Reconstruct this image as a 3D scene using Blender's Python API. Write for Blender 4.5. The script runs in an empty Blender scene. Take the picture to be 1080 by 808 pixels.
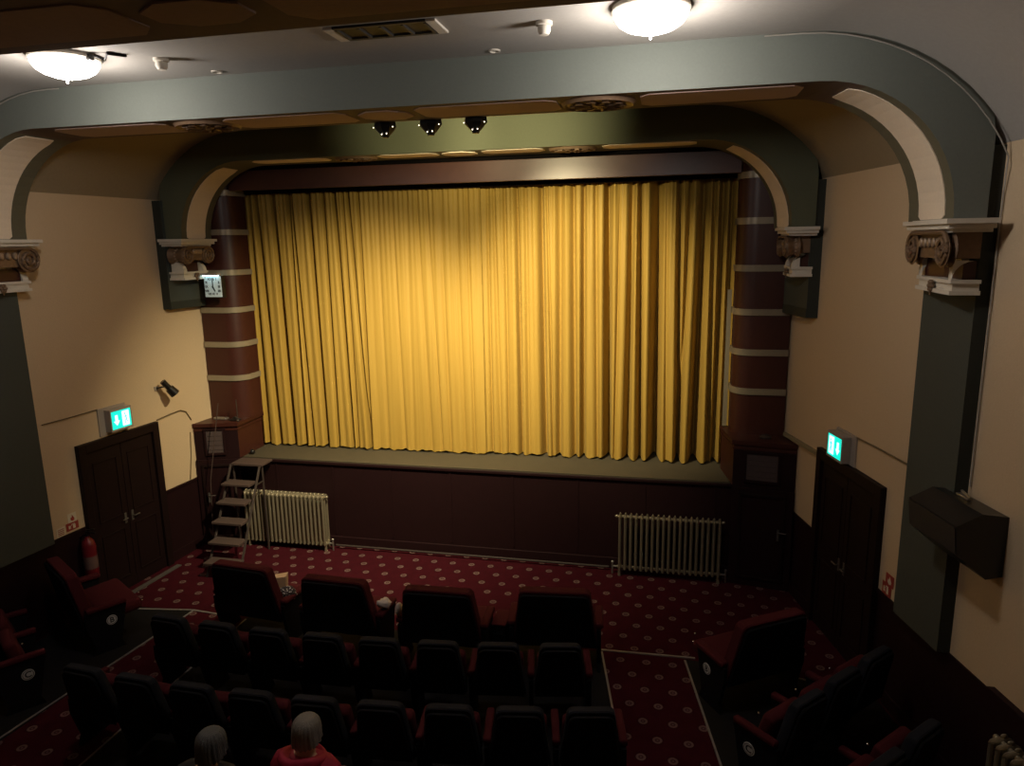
import bpy, bmesh, math, random
from mathutils import Vector, Matrix
random.seed(7)
sc = bpy.context.scene
COL = sc.collection
PI = math.pi
rad = math.radians

# ------------------------------------------------------------------ materials
def mat(name, col, rough=0.7, metal=0.0, var=0.12, scale=18.0, bump=0.0, col2=None, spec=0.5, emit=None, estr=0.0, dist=.01):
    m = bpy.data.materials.new(name); m.use_nodes = True
    nt = m.node_tree; n = nt.nodes; b = n['Principled BSDF']
    b.inputs['Roughness'].default_value = rough
    b.inputs['Metallic'].default_value = metal
    b.inputs['Specular IOR Level'].default_value = spec
    tc = n.new('ShaderNodeTexCoord'); nz = n.new('ShaderNodeTexNoise')
    nz.inputs['Scale'].default_value = scale; nz.inputs['Detail'].default_value = 6
    nt.links.new(tc.outputs['Object'], nz.inputs['Vector'])
    mx = n.new('ShaderNodeMix'); mx.data_type = 'RGBA'
    c = list(col)
    c2 = col2 if col2 else [min(1, v * (1 + 2 * var)) for v in c]
    c1 = [v * (1 - var) for v in c]
    mx.inputs[6].default_value = (*c1, 1); mx.inputs[7].default_value = (*c2, 1)
    nt.links.new(nz.outputs['Fac'], mx.inputs[0])
    nt.links.new(mx.outputs[2], b.inputs['Base Color'])
    if bump:
        bp = n.new('ShaderNodeBump'); bp.inputs['Strength'].default_value = bump; bp.inputs['Distance'].default_value = dist
        nt.links.new(nz.outputs['Fac'], bp.inputs['Height']); nt.links.new(bp.outputs['Normal'], b.inputs['Normal'])
    if emit:
        b.inputs['Emission Color'].default_value = (*emit, 1); b.inputs['Emission Strength'].default_value = estr
    return m

M = {}
M['cream'] = mat('cream_wall', (.56, .42, .27), .85, var=.05, scale=60, bump=.25)
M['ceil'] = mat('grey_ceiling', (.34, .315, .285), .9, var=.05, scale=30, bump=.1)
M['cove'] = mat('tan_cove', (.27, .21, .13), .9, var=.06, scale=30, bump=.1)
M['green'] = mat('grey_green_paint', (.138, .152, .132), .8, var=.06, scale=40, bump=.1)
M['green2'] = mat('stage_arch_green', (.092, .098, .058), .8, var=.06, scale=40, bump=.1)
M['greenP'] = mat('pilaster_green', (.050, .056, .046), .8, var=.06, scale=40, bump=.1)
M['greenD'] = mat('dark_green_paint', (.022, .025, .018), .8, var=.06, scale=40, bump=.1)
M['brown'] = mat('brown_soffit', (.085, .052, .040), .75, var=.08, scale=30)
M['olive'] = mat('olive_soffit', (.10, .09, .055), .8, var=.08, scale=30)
M['pink'] = mat('pink_panel', (.46, .33, .28), .85, var=.05, scale=40)
M['creamP'] = mat('cream_panel', (.72, .60, .46), .85, var=.05, scale=40)
M['darkbeam'] = mat('dark_brown_beam', (.115, .074, .064), .8, var=.1, scale=20)
M['darkpanel'] = mat('dull_brown_panel', (.27, .175, .15), .85, var=.08, scale=20)
M['maroon'] = mat('maroon_paint', (.046, .012, .008), .42, var=.12, scale=10, spec=.45)
M['pelmet'] = mat('pelmet_board', (.080, .030, .022), .38, var=.12, scale=8, spec=.5)
M['dado'] = mat('dark_maroon_dado', (.013, .0036, .0045), .6, var=.15, scale=12, spec=.2)
M['doorm'] = mat('dark_door', (.010, .004, .004), .55, var=.15, scale=10, spec=.2)
M['band'] = mat('cream_gold_band', (.28, .235, .165), .35, metal=.25, var=.06, scale=30)
M['white'] = mat('white_plaster', (.60, .55, .47), .7, var=.05, scale=40)
M['bronze'] = mat('bronze_scroll', (.17, .105, .062), .5, metal=.25, var=.2, scale=30, bump=.1)
M['bead'] = mat('pale_bronze', (.30, .21, .14), .4, metal=.2, var=.15, scale=40)
M['black'] = mat('black_plastic', (.010, .009, .009), .5, var=.1, scale=30)
M['void'] = mat('matt_black', (.004, .003, .003), .95, var=.1, scale=30, spec=.1)
M['stagefl'] = mat('olive_boards', (.052, .042, .025), .75, var=.12, scale=6)
M['silver'] = mat('silver_paint', (.33, .285, .205), .38, metal=.65, var=.1, scale=30)
M['steel'] = mat('worn_steel', (.33, .31, .29), .4, metal=.8, var=.12, scale=30)
M['chrome'] = mat('chrome', (.8, .8, .8), .18, metal=1.0, var=.05)
M['tread'] = mat('step_boards', (.058, .037, .032), .65, var=.12, scale=12)
M['stepfr'] = mat('dark_step_frame', (.035, .025, .022), .5, var=.1, scale=20)
M['redcl'] = mat('red_seat_cloth', (.055, .0055, .0085), .9, var=.15, scale=120, bump=.25, spec=.2, dist=.004)
M['navycl'] = mat('navy_seat_cloth', (.0072, .0080, .0130), .85, var=.15, scale=120, bump=.25, spec=.25, dist=.004)
M['shell'] = mat('seat_shell', (.003, .0026, .0036), .75, var=.1, scale=30, spec=.2)
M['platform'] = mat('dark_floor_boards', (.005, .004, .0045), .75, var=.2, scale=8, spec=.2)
M['strip'] = mat('aluminium_strip', (.26, .24, .23), .5, metal=.4, var=.06, scale=30)
M['extred'] = mat('extinguisher_red', (.14, .010, .016), .35, var=.06)
M['signred'] = mat('sign_red', (.30, .035, .025), .6, var=.08)
M['signcream'] = mat('sign_cream', (.62, .55, .42), .7, var=.05)
M['signwhite'] = mat('plate_white', (.62, .62, .60), .6, var=.04)
M['extlabel'] = mat('dull_label', (.13, .075, .07), .6)
M['dullsteel'] = mat('dull_steel', (.14, .13, .12), .45, metal=.6)
M['ink'] = mat('ink', (.02, .02, .02), .7, var=.05)
M['bezel'] = mat('sign_casing', (.33, .28, .24), .6, var=.05)
M['hair'] = mat('grey_hair', (.17, .150, .130), .75, var=.35, scale=50, bump=.8)
M['hairD'] = mat('dark_grey_hair', (.075, .073, .072), .8, var=.35, scale=50, bump=.6)
for hn in ('hair', 'hairD'):
    nt = M[hn].node_tree; mp = nt.nodes.new('ShaderNodeMapping'); mp.inputs['Scale'].default_value = (4, 4, .35)
    tc_ = next(n for n in nt.nodes if n.type == 'TEX_COORD'); nz_ = next(n for n in nt.nodes if n.type == 'TEX_NOISE')
    nt.links.new(tc_.outputs['Object'], mp.inputs[0]); nt.links.new(mp.outputs[0], nz_.inputs['Vector'])
M['skin'] = mat('skin', (.48, .29, .21), .6, var=.05, scale=20)
M['redjk'] = mat('red_jacket', (.32, .006, .034), .75, var=.12, scale=25, bump=.3)
M['darkjk'] = mat('dark_coat', (.022, .022, .025), .85, var=.15, scale=25, bump=.2)
M['trous'] = mat('dark_trousers', (.02, .02, .026), .9, var=.1, scale=40)
M['paper'] = mat('crumpled_paper', (.60, .50, .46), .85, var=.1, scale=20, bump=.4)
M['tan'] = mat('tan_paper', (.42, .27, .17), .85, var=.1, scale=20, bump=.3)
M['cable'] = mat('pale_cable', (.34, .31, .27), .6, var=.05)
M['cableD'] = mat('brown_cable', (.13, .09, .045), .6, var=.05)
M['rail'] = mat('olive_trunking', (.24, .20, .12), .6, var=.06)
M['vent'] = mat('vent_dark', (.025, .022, .02), .6, var=.06)
M['mat'] = mat('door_mat', (.055, .046, .042), .9, var=.2, scale=80, bump=.3)
M['notice'] = mat('dull_glass_panel', (.075, .055, .055), .35, var=.12, scale=25)
M['lamp'] = mat('lamp_glass', (.9, .88, .88), .4, emit=(1.0, .93, .86), estr=9.0, var=.02)
M['bulb'] = mat('small_bulb', (.9, .88, .8), .4, emit=(1.0, .9, .65), estr=3.0, var=.02)
M['exitg'] = mat('exit_green', (.02, .5, .42), .5, emit=(.0, .86, .66), estr=1.05, var=.02)
M['exitw'] = mat('exit_white', (.8, .9, .9), .5, emit=(.75, 1.0, 1.0), estr=1.25, var=.02)
M['dial'] = mat('clock_dial', (.62, .66, .66), .5, var=.03, emit=(.4, .75, .85), estr=.10)
M['clocklamp'] = mat('clock_lamp', (.8, .95, 1), .4, emit=(.55, .9, 1.0), estr=4.0, var=.02)

def speckle_mat():
    m = mat('speckled_fabric', (.03, .02, .025), .9)
    nt = m.node_tree; n = nt.nodes; b = n['Principled BSDF']
    tc = n.new('ShaderNodeTexCoord'); v = n.new('ShaderNodeTexVoronoi'); v.inputs['Scale'].default_value = 38
    r = n.new('ShaderNodeValToRGB'); r.color_ramp.elements[0].position = .25; r.color_ramp.elements[1].position = .34
    r.color_ramp.elements[0].color = (.62, .55, .56, 1); r.color_ramp.elements[1].color = (.02, .012, .016, 1)
    nt.links.new(tc.outputs['Object'], v.inputs['Vector']); nt.links.new(v.outputs['Distance'], r.inputs['Fac'])
    nt.links.new(r.outputs['Color'], b.inputs['Base Color']); return m
M['speckle'] = speckle_mat()

def carpet_mat():
    m = bpy.data.materials.new('dotted_carpet'); m.use_nodes = True
    nt = m.node_tree; n = nt.nodes; L = nt.links; b = n['Principled BSDF']
    b.inputs['Roughness'].default_value = .95; b.inputs['Specular IOR Level'].default_value = .1
    tc = n.new('ShaderNodeTexCoord'); sep = n.new('ShaderNodeSeparateXYZ'); L.new(tc.outputs['Object'], sep.inputs[0])
    CX, CY = .31, .545
    def math_(op, a, c=None):
        k = n.new('ShaderNodeMath'); k.operation = op
        for i, v in enumerate((a, c)):
            if v is None: continue
            if isinstance(v, (int, float)): k.inputs[i].default_value = v
            else: L.new(v, k.inputs[i])
        return k.outputs[0]
    def lattice(off):
        r = []
        for ax, cc in (('X', CX), ('Y', CY)):
            u = math_('ADD', math_('DIVIDE', sep.outputs[ax], cc), off)
            f = math_('SUBTRACT', math_('FRACT', u), .5)
            r.append(math_('MULTIPLY', f, cc))
        return math_('SQRT', math_('ADD', math_('MULTIPLY', r[0], r[0]), math_('MULTIPLY', r[1], r[1])))
    d = math_('MINIMUM', lattice(0.0), lattice(.5))
    rp = n.new('ShaderNodeValToRGB'); e = rp.color_ramp.elements
    dn = math_('MULTIPLY', d, 10.0)          # 0.1 m -> 1
    L.new(dn, rp.inputs['Fac'])
    base = (.038, .0030, .0066, 1); ring = (.125, .075, .068, 1); hole = (.055, .017, .02, 1)
    e[0].position = 0; e[0].color = ring; e[1].position = 1; e[1].color = base
    for p, c in ((.07, ring), (.14, hole), (.22, hole), (.30, ring), (.45, ring), (.52, base), (.62, (.028, .003, .006, 1)), (.70, base)):
        q = e.new(p); q.color = c
    nz = n.new('ShaderNodeTexNoise'); nz.inputs['Scale'].default_value = 90; nz.inputs['Detail'].default_value = 4
    L.new(tc.outputs['Object'], nz.inputs['Vector'])
    nz2 = n.new('ShaderNodeTexNoise'); nz2.inputs['Scale'].default_value = 7; L.new(tc.outputs['Object'], nz2.inputs['Vector'])
    s = math_('ADD', .45, math_('ADD', math_('MULTIPLY', nz.outputs['Fac'], .6), math_('MULTIPLY', nz2.outputs['Fac'], .5)))
    mul = n.new('ShaderNodeVectorMath'); mul.operation = 'SCALE'
    L.new(rp.outputs['Color'], mul.inputs[0]); L.new(s, mul.inputs['Scale'])
    L.new(mul.outputs[0], b.inputs['Base Color'])
    bp = n.new('ShaderNodeBump'); bp.inputs['Strength'].default_value = .4; bp.inputs['Distance'].default_value = .006
    L.new(nz.outputs['Fac'], bp.inputs['Height']); L.new(bp.outputs['Normal'], b.inputs['Normal'])
    return m
M['carpet'] = carpet_mat()

def curtain_mat():
    m = bpy.data.materials.new('gold_curtain_cloth'); m.use_nodes = True
    nt = m.node_tree; n = nt.nodes; L = nt.links; b = n['Principled BSDF']
    b.inputs['Roughness'].default_value = .62; b.inputs['Specular IOR Level'].default_value = .25
    b.inputs['Sheen Weight'].default_value = .08; b.inputs['Sheen Tint'].default_value = (1, .8, .35, 1)
    tc = n.new('ShaderNodeTexCoord')
    mp = n.new('ShaderNodeMapping'); mp.inputs['Scale'].default_value = (26, 26, .5); L.new(tc.outputs['Object'], mp.inputs[0])
    nz = n.new('ShaderNodeTexNoise'); nz.inputs['Scale'].default_value = 1.0; nz.inputs['Detail'].default_value = 5; L.new(mp.outputs[0], nz.inputs['Vector'])
    n2 = n.new('ShaderNodeTexNoise'); n2.inputs['Scale'].default_value = 220; L.new(tc.outputs['Object'], n2.inputs['Vector'])
    mx = n.new('ShaderNodeMix'); mx.data_type = 'RGBA'
    mx.inputs[6].default_value = (.31, .185, .032, 1); mx.inputs[7].default_value = (.44, .285, .058, 1)
    L.new(nz.outputs['Fac'], mx.inputs[0]); L.new(mx.outputs[2], b.inputs['Base Color'])
    bp = n.new('ShaderNodeBump'); bp.inputs['Strength'].default_value = .25; bp.inputs['Distance'].default_value = .01
    L.new(nz.outputs['Fac'], bp.inputs['Height'])
    b2 = n.new('ShaderNodeBump'); b2.inputs['Strength'].default_value = .2; b2.inputs['Distance'].default_value = .003
    L.new(n2.outputs['Fac'], b2.inputs['Height']); L.new(bp.outputs['Normal'], b2.inputs['Normal']); L.new(b2.outputs['Normal'], b.inputs['Normal'])
    return m
M['curtain'] = curtain_mat()

# ------------------------------------------------------------------ mesh helpers
class MB:
    def __init__(s): s.bm = bmesh.new()
    def poly(s, pts, mi=0):
        f = s.bm.faces.new([s.bm.verts.new(p) for p in pts]); f.material_index = mi; return s
    def grid(s, rows, mi=0, closed=False):
        V = [[s.bm.verts.new(p) for p in r] for r in rows]
        for i in range(len(V) - 1):
            n = len(V[i])
            for j in range(n if closed else n - 1):
                f = s.bm.faces.new((V[i][j], V[i][(j + 1) % n], V[i + 1][(j + 1) % n], V[i + 1][j])); f.material_index = mi
        return V
    def box(s, c, d, R=None, bev=0, mi=0, seg=2):
        r = bmesh.ops.create_cube(s.bm, size=1.0); vs = r['verts']
        for v in vs: v.co = Vector((v.co.x * d[0], v.co.y * d[1], v.co.z * d[2]))
        fs = set(f for v in vs for f in v.link_faces)
        for f in fs: f.material_index = mi
        if bev:
            es = list(set(e for v in vs for e in v.link_edges))
            o = bmesh.ops.bevel(s.bm, geom=es, offset=bev, segments=seg, affect='EDGES', profile=.5, clamp_overlap=True)
            vs = list(set(v for f in o['faces'] for v in f.verts) | set(v for v in vs if v.is_valid))
        T = Matrix.Translation(c) @ (R.to_4x4() if R else Matrix.Identity(4))
        for v in vs: v.co = T @ v.co
        return s
    def hexa(s, lo, hi, mi=0):
        """prism between two loops of equal length"""
        a = [s.bm.verts.new(p) for p in lo]; b = [s.bm.verts.new(p) for p in hi]; n = len(a)
        fs = [s.bm.faces.new(a[::-1]), s.bm.faces.new(b)]
        for i in range(n): fs.append(s.bm.faces.new((a[i], a[(i + 1) % n], b[(i + 1) % n], b[i])))
        for f in fs: f.material_index = mi
        return s
    def lathe(s, c, prof, axis='Z', n=24, mi=0, cap=True):
        rows = []
        for r, h in prof:
            row = []
            for k in range(n):
                a = 2 * PI * k / n; x, y = r * math.cos(a), r * math.sin(a)
                p = {'Z': (x, y, h), 'Y': (x, h, y), 'X': (h, x, y)}[axis]
                row.append((c[0] + p[0], c[1] + p[1], c[2] + p[2]))
            rows.append(row)
        V = s.grid(rows, mi, True)
        if cap:
            for row in (V[0], V[-1]):
                try: f = s.bm.faces.new(row); f.material_index = mi
                except ValueError: pass
        return s
    def tube(s, pts, r, n=8, mi=0, cap=True):
        pts = [Vector(p) for p in pts]; rows = []; up = Vector((0, 0, 1))
        rr = r if isinstance(r, (list, tuple)) else [r] * len(pts)
        for i, p in enumerate(pts):
            t = (pts[min(i + 1, len(pts) - 1)] - pts[max(i - 1, 0)]).normalized()
            u = t.cross(up) if abs(t.dot(up)) < .97 else t.cross(Vector((1, 0, 0)))
            u.normalize(); w = t.cross(u)
            rows.append([p + rr[i] * (math.cos(2 * PI * k / n) * u + math.sin(2 * PI * k / n) * w) for k in range(n)])
        V = s.grid(rows, mi, True)
        if cap:
            for row in (V[0], V[-1]):
                f = s.bm.faces.new(row); f.material_index = mi
        return s
    def sphere(s, c, r, mi=0, u=16, v=10, R=None):
        o = bmesh.ops.create_uvsphere(s.bm, u_segments=u, v_segments=v, radius=1)
        rx = r if isinstance(r, (list, tuple)) else (r, r, r)
        for w in o['verts']:
            p = Vector((w.co.x * rx[0], w.co.y * rx[1], w.co.z * rx[2]))
            if R: p = R @ p
            w.co = p + Vector(c)
        for f in set(f for w in o['verts'] for f in w.link_faces): f.material_index = mi
        return s
    def build(s, name, mats, parent=None, smooth=False, loc=None, rz=0):
        bmesh.ops.recalc_face_normals(s.bm, faces=s.bm.faces[:])
        me = bpy.data.meshes.new(name); s.bm.to_mesh(me); s.bm.free()
        for m in (mats if isinstance(mats, (list, tuple)) else [mats]): me.materials.append(m)
        o = bpy.data.objects.new(name, me); COL.objects.link(o)
        if smooth:
            for p in me.polygons: p.use_smooth = True
            if smooth != 'all': me.set_sharp_from_angle(angle=rad(38))
        if parent: o.parent = parent
        if loc: o.location = loc
        o.rotation_euler.z = rz
        return o

def tag(o, label=None, cat=None, group=None, kind=None):
    if label: o['label'] = label
    if cat: o['category'] = cat
    if group: o['group'] = group
    if kind: o['kind'] = kind
    return o
def empty(name, loc=(0, 0, 0), rz=0):
    o = bpy.data.objects.new(name, None); COL.objects.link(o); o.location = loc; o.rotation_euler.z = rz
    o.empty_display_size = .1; return o
def copy_tree(o, parent=None):
    c = o.copy(); COL.objects.link(c); c.parent = parent
    for ch in list(o.children): copy_tree(ch, c)
    return c
def structure(o, label, cat): return tag(o, label, cat, kind='structure')
def text_mesh(txt, size, material, name, parent, Mw, bold=0.0):
    cu = bpy.data.curves.new(name, 'FONT'); cu.body = txt; cu.size = size; cu.align_x = 'CENTER'; cu.align_y = 'CENTER'
    cu.extrude = .001; cu.offset = bold
    t = bpy.data.objects.new('tmp', cu); COL.objects.link(t)
    dg = bpy.context.evaluated_depsgraph_get(); dg.update()
    me = bpy.data.meshes.new_from_object(t.evaluated_get(dg)); bpy.data.objects.remove(t)
    me.transform(Mw); me.materials.clear(); me.materials.append(material)
    o = bpy.data.objects.new(name, me); COL.objects.link(o); o.parent = parent
    return o

# ------------------------------------------------------------------ camera (eye 5 m above the stalls floor, in the balcony)
F, PITCH, YAW, ROLL = 750.0, rad(11.23), rad(12.52), rad(-0.97)
cp, sp, cy, sy = math.cos(PITCH), math.sin(PITCH), math.cos(YAW), math.sin(YAW)
fw = Vector((-sy * cp, cy * cp, -sp)); r0 = Vector((cy, sy, 0)); u0 = r0.cross(fw)
r2 = r0 * math.cos(ROLL) + u0 * math.sin(ROLL); u2 = -r0 * math.sin(ROLL) + u0 * math.cos(ROLL)
cam = bpy.data.cameras.new('camera'); co = bpy.data.objects.new('camera', cam); COL.objects.link(co)
cam.sensor_fit = 'HORIZONTAL'; cam.sensor_width = 36; cam.lens = 36 * F / 1080
cam.clip_start = .05
co.matrix_world = Matrix.Translation((0, 0, 5)) @ Matrix((r2, u2, -fw)).transposed().to_4x4()
sc.camera = co
sc.view_settings.view_transform = 'Standard'
sc.view_settings.look = 'None'
EYE = Vector((0, 0, 5))
def at(px, py, n, d):
    """point where the sight line of a pixel of the survey photo meets the plane n.x = d"""
    r = r2 * ((px - 540) / F) + u2 * ((404 - py) / F) + fw; n = Vector(n)
    return EYE + r * ((d - n.dot(EYE)) / n.dot(r))
def atY(px, py, Y): return at(px, py, (0, 1, 0), Y)
def atZ(px, py, Z): return at(px, py, (0, 0, 1), Z)

# ------------------------------------------------------------------ room shell
AL, AR = rad(5), rad(-13.5)
TL, TR = math.tan(AL), math.tan(AR)
def xL(y): return -7.8 + TL * (y - 8.7)
def xR(y): return 1.965 + TR * (y - 9.41)
NL = (math.cos(AL), -math.sin(AL), 0); DL = NL[0] * -7.8 + NL[1] * 8.7
NR = (math.cos(AR), -math.sin(AR), 0); DR = NR[0] * 1.965 + NR[1] * 9.41
def atL(px, py): return at(px, py, NL, DL)
def atR(px, py): return at(px, py, NR, DR)
YB, YF = -2.6, 12.2       # back of the hall, back of the stage
ZC, ZS = 6.65, 5.62       # ceiling and springing of the cove
def arc(n=12, R=1.76, phi=rad(65.5)):
    """(distance from wall, z) from the springing to the flat"""
    return [(R * math.sin(phi) - R * math.sin(phi * (1 - i / n)), ZC - R * (1 - math.cos(phi * (1 - i / n)))) for i in range(n + 1)]
ARC = arc()
# floor
b = MB(); b.hexa([(-9.6, YB, -.1), (5.2, YB, -.1), (5.2, YF, -.1), (-9.6, YF, -.1)], [(-9.6, YB, 0), (5.2, YB, 0), (5.2, YF, 0), (-9.6, YF, 0)])
structure(b.build('floor', M['carpet']), 'dark red carpet with rows of pale ring motifs', 'floor')
def wall(name, xf, sgn, label):
    b = MB(); t = .2 * sgn
    for z0, z1, mi in ((0, 1.2, 1), (1.2, 5.75, 0)):
        b.hexa([(xf(YB), YB, z0), (xf(YF), YF, z0), (xf(YF) + t, YF, z0), (xf(YB) + t, YB, z0)], [(xf(YB), YB, z1), (xf(YF), YF, z1), (xf(YF) + t, YF, z1), (xf(YB) + t, YB, z1)], mi)
    structure(b.build(name, [M['cream'], M['dado']]), label, 'wall')
wall('wall_left', xL, -1, 'cream plaster left wall above a dark maroon dado')
wall('wall_right', xR, 1, 'cream plaster right wall above a dark maroon dado')
b = MB(); b.box(((-2.2), YB - .1, 3.4), (15, .2, 6.8)); structure(b.build('wall_back', M['cream']), 'cream back wall of the auditorium', 'wall')
b = MB(); b.box((-2.9, YF + .1, 3.4), (11.4, .2, 6.8)); structure(b.build('wall_stage', M['void']), 'dark wall at the back of the stage', 'wall')
# ceiling: flat with coved sides, three stretches
b = MB()
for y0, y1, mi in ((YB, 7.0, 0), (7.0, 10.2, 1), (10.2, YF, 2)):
    rows = []
    for y in (y0, y1):
        l, r = xL(y) - .05, xR(y) + .05
        rows.append([(l + dx, y, z) for dx, z in ARC] + [(r - dx, y, z) for dx, z in ARC[::-1]])
    b.grid(rows, mi)
    top = [(xL(y0) - .05, y0, 6.8), (xL(y1) - .05, y1, 6.8), (xR(y1) + .05, y1, 6.8), (xR(y0) + .05, y0, 6.8)]
    b.poly(top, mi)
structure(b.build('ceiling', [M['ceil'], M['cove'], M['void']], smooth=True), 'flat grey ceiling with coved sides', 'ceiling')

# skirting dado cap rails
for name, xf, s in (('baseboard_left', xL, 1), ('baseboard_right', xR, -1)):
    b = MB()
    for (z0, z1, th) in ((0, .16, .025), (1.165, 1.205, .02)):
        b.hexa([(xf(YB), YB, z0), (xf(10.2), 10.2, z0), (xf(10.2) + s * th, 10.2, z0), (xf(YB) + s * th, YB, z0)], [(xf(YB), YB, z1), (xf(10.2), 10.2, z1), (xf(10.2) + s * th, 10.2, z1), (xf(YB) + s * th, YB, z1)])
    structure(b.build(name, M['dado']), 'dark skirting and dado rail of the %s wall' % name.split('_')[1], 'baseboard')
# raised stretch of dado near the photographer on the right wall
b = MB()
ya, yb_ = 6.10, 1.0
b.hexa([(xR(ya), ya, .0), (xR(ya) - .06, ya, 0), (xR(yb_) - .06, yb_, 0), (xR(yb_), yb_, 0)], [(xR(ya), ya, 1.26), (xR(ya) - .06, ya, 1.26), (xR(yb_) - .06, yb_, 1.26), (xR(yb_), yb_, 1.26)])
structure(b.build('trim_8', M['dado']), 'thicker stretch of dark dado stepping up on the right wall', 'trim')

# ------------------------------------------------------------------ arches
def arch(name, y0, y1, cx, hw, ztop, zspring, r, mface, label, splay=(0, 0)):
    """beam on two pilasters with quarter-round haunches"""
    n = 14
    def inner():
        L = []
        for i in range(n + 1):
            a = PI / 2 * i / n
            L.append((-hw + r - r * math.cos(a), ztop - r + r * math.sin(a)))
        L = [(-hw, zspring)] + L
        return L + [(-x, z) for x, z in L[::-1]]
    IN = inner()
    def outer(y):
        l, rr = xL(y) - .05, xR(y) + .05
        k = len(IN) // 2
        pts = [(ZS + 0, 0)]
        # resample the wall/cove/ceiling outline
        R_, d0 = 1.76, .16
        z0 = ZC - R_ + math.sqrt(R_ ** 2 - (R_ * math.sin(rad(65.5)) - d0) ** 2)
        prof = [(d0, zspring), (d0, z0)] + [q for q in ARC if q[0] > d0 + .02]
        prof = [(d, z + .012) if i > 1 else (d, z) for i, (d, z) in enumerate(prof)]
        seg = [0]
        for a, c in zip(prof, prof[1:]): seg.append(seg[-1] + math.hypot(c[0] - a[0], c[1] - a[1]))
        out = []
        for i in range(k):
            t = seg[-1] * i / (k - 1)
            for j in range(len(seg) - 1):
                if t <= seg[j + 1] + 1e-9:
                    f = (t - seg[j]) / max(1e-9, seg[j + 1] - seg[j]); out.append((prof[j][0] + f * (prof[j + 1][0] - prof[j][0]), prof[j][1] + f * (prof[j + 1][1] - prof[j][1]))); break
        return [(l + d, z) for d, z in out] + [(rr - d, z) for d, z in out[::-1]]
    b = MB()
    def ix(x, y): return cx + x + (splay[0] if x < 0 else splay[1]) * (y - y0) * min(1, abs(x) / (hw - r))
    for y in (y0, y1):
        o = outer(y)
        b.grid([[(ix(x, y), y, z) for x, z in IN], [(x, y, z) for x, z in o]], 0)
    b.grid([[(ix(x, y0), y0, z) for x, z in IN], [(ix(x, y1), y1, z) for x, z in IN]], 1)
    o0, o1 = outer(y0), outer(y1)
    b.grid([[(x, y0, z) for x, z in o0], [(x, y1, z) for x, z in o1]], 0)
    for s in (0, -1):   # close the feet of the haunches
        b.poly([(ix(IN[s][0], y0), y0, zspring), (o0[s][0], y0, zspring), (o1[s][0], y1, zspring), (ix(IN[s][0], y1), y1, zspring)], 1)
    a = b.build(name, mface, smooth=False)
    for p in a.data.polygons:
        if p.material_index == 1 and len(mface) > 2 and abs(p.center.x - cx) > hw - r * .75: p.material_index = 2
    structure(a, label, 'arch')
    return a, IN
def soffit_panel(parent, pts, y0, y1, m, cut=.09, sp=0, ya=0):
    """strip of panel on a soffit line (list of (x,z) along it) with clipped ends, hanging 6 mm proud"""
    n = len(pts); rows0, rows1 = [], []
    nor = []
    for i in range(n):
        a = Vector(pts[max(0, i - 1)]); c = Vector(pts[min(n - 1, i + 1)]); t = (c - a).normalized(); nor.append(Vector((t.y, -t.x)))
    b = MB()
    for i in range(n):
        e = cut if i in (0, n - 1) else 0
        p = Vector(pts[i]) + nor[i] * .008
        q = Vector(pts[i]) - nor[i] * .004
        rows0.append([(p.x + sp * (y - ya), y, p.y) for y in (y0 + e, y1 - e)]); rows1.append([(q.x + sp * (y - ya), y, q.y) for y in (y0 + e, y1 - e)])
    b.grid(rows0); b.grid(rows1)
    for i in range(n - 1):
        for k in (0, 1): b.poly([rows0[i][k], rows0[i + 1][k], rows1[i + 1][k], rows1[i][k]])
    for i in (0, n - 1): b.poly([rows0[i][0], rows0[i][1], rows1[i][1], rows1[i][0]])
    return b.build('soffit_panel', m, parent)
def flat_panel(parent, x0, x1, y0, y1, z, m, cut=.09):
    return soffit_panel(parent, [(x0, z), (x0 + cut, z), (x1 - cut, z), (x1, z)], y0, y1, m, cut)
def octagon(parent, x, y, z, rx, ry, m):
    b = MB(); k = .42
    P = [(-1, -k), (-k, -1), (k, -1), (1, -k), (1, k), (k, 1), (-k, 1), (-1, k)]
    b.hexa([(x + rx * p, y + ry * q, z - .012) for p, q in P], [(x + rx * p, y + ry * q, z + .004) for p, q in P])
    o = b.build('octagon_panel', m, parent); return o
def rosette(x, y, z, rx, ry, label):
    r = empty('ceiling_rosette', (x, y, z)); tag(r, label, 'rosette', 'pierced plaster rosettes under the arches')
    b = MB(); N = 32
    for a, h, c, h2 in ((1.0, .004, .93, -.03), (.93, -.03, .86, -.012), (.86, -.012, .2, -.008)):
        b.grid([[(rx * s * math.cos(2 * PI * k / N), ry * s * math.sin(2 * PI * k / N), hh) for k in range(N)] for s, hh in ((a, h), (c, h2))], 0, True)
    b.lathe((0, 0, -.02), [(.0, -.02), (.05, -.015), (.07, .012)], n=12)
    b.build('rim', M['bronze'], r, smooth=True)
    b = MB()
    for k in range(10):
        a = 2 * PI * k / 10
        p = [(rx * q * math.cos(a + w), ry * q * math.sin(a + w), -.018 - .012 * math.sin(q * 3)) for q, w in ((.25, 0), (.45, .12), (.62, .25), (.72, .12), (.66, -.05), (.56, .02))]
        b.tube(p, .014, n=5)
    b.build('scrollwork', M['bronze'], r, smooth=True)
    return r

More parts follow.
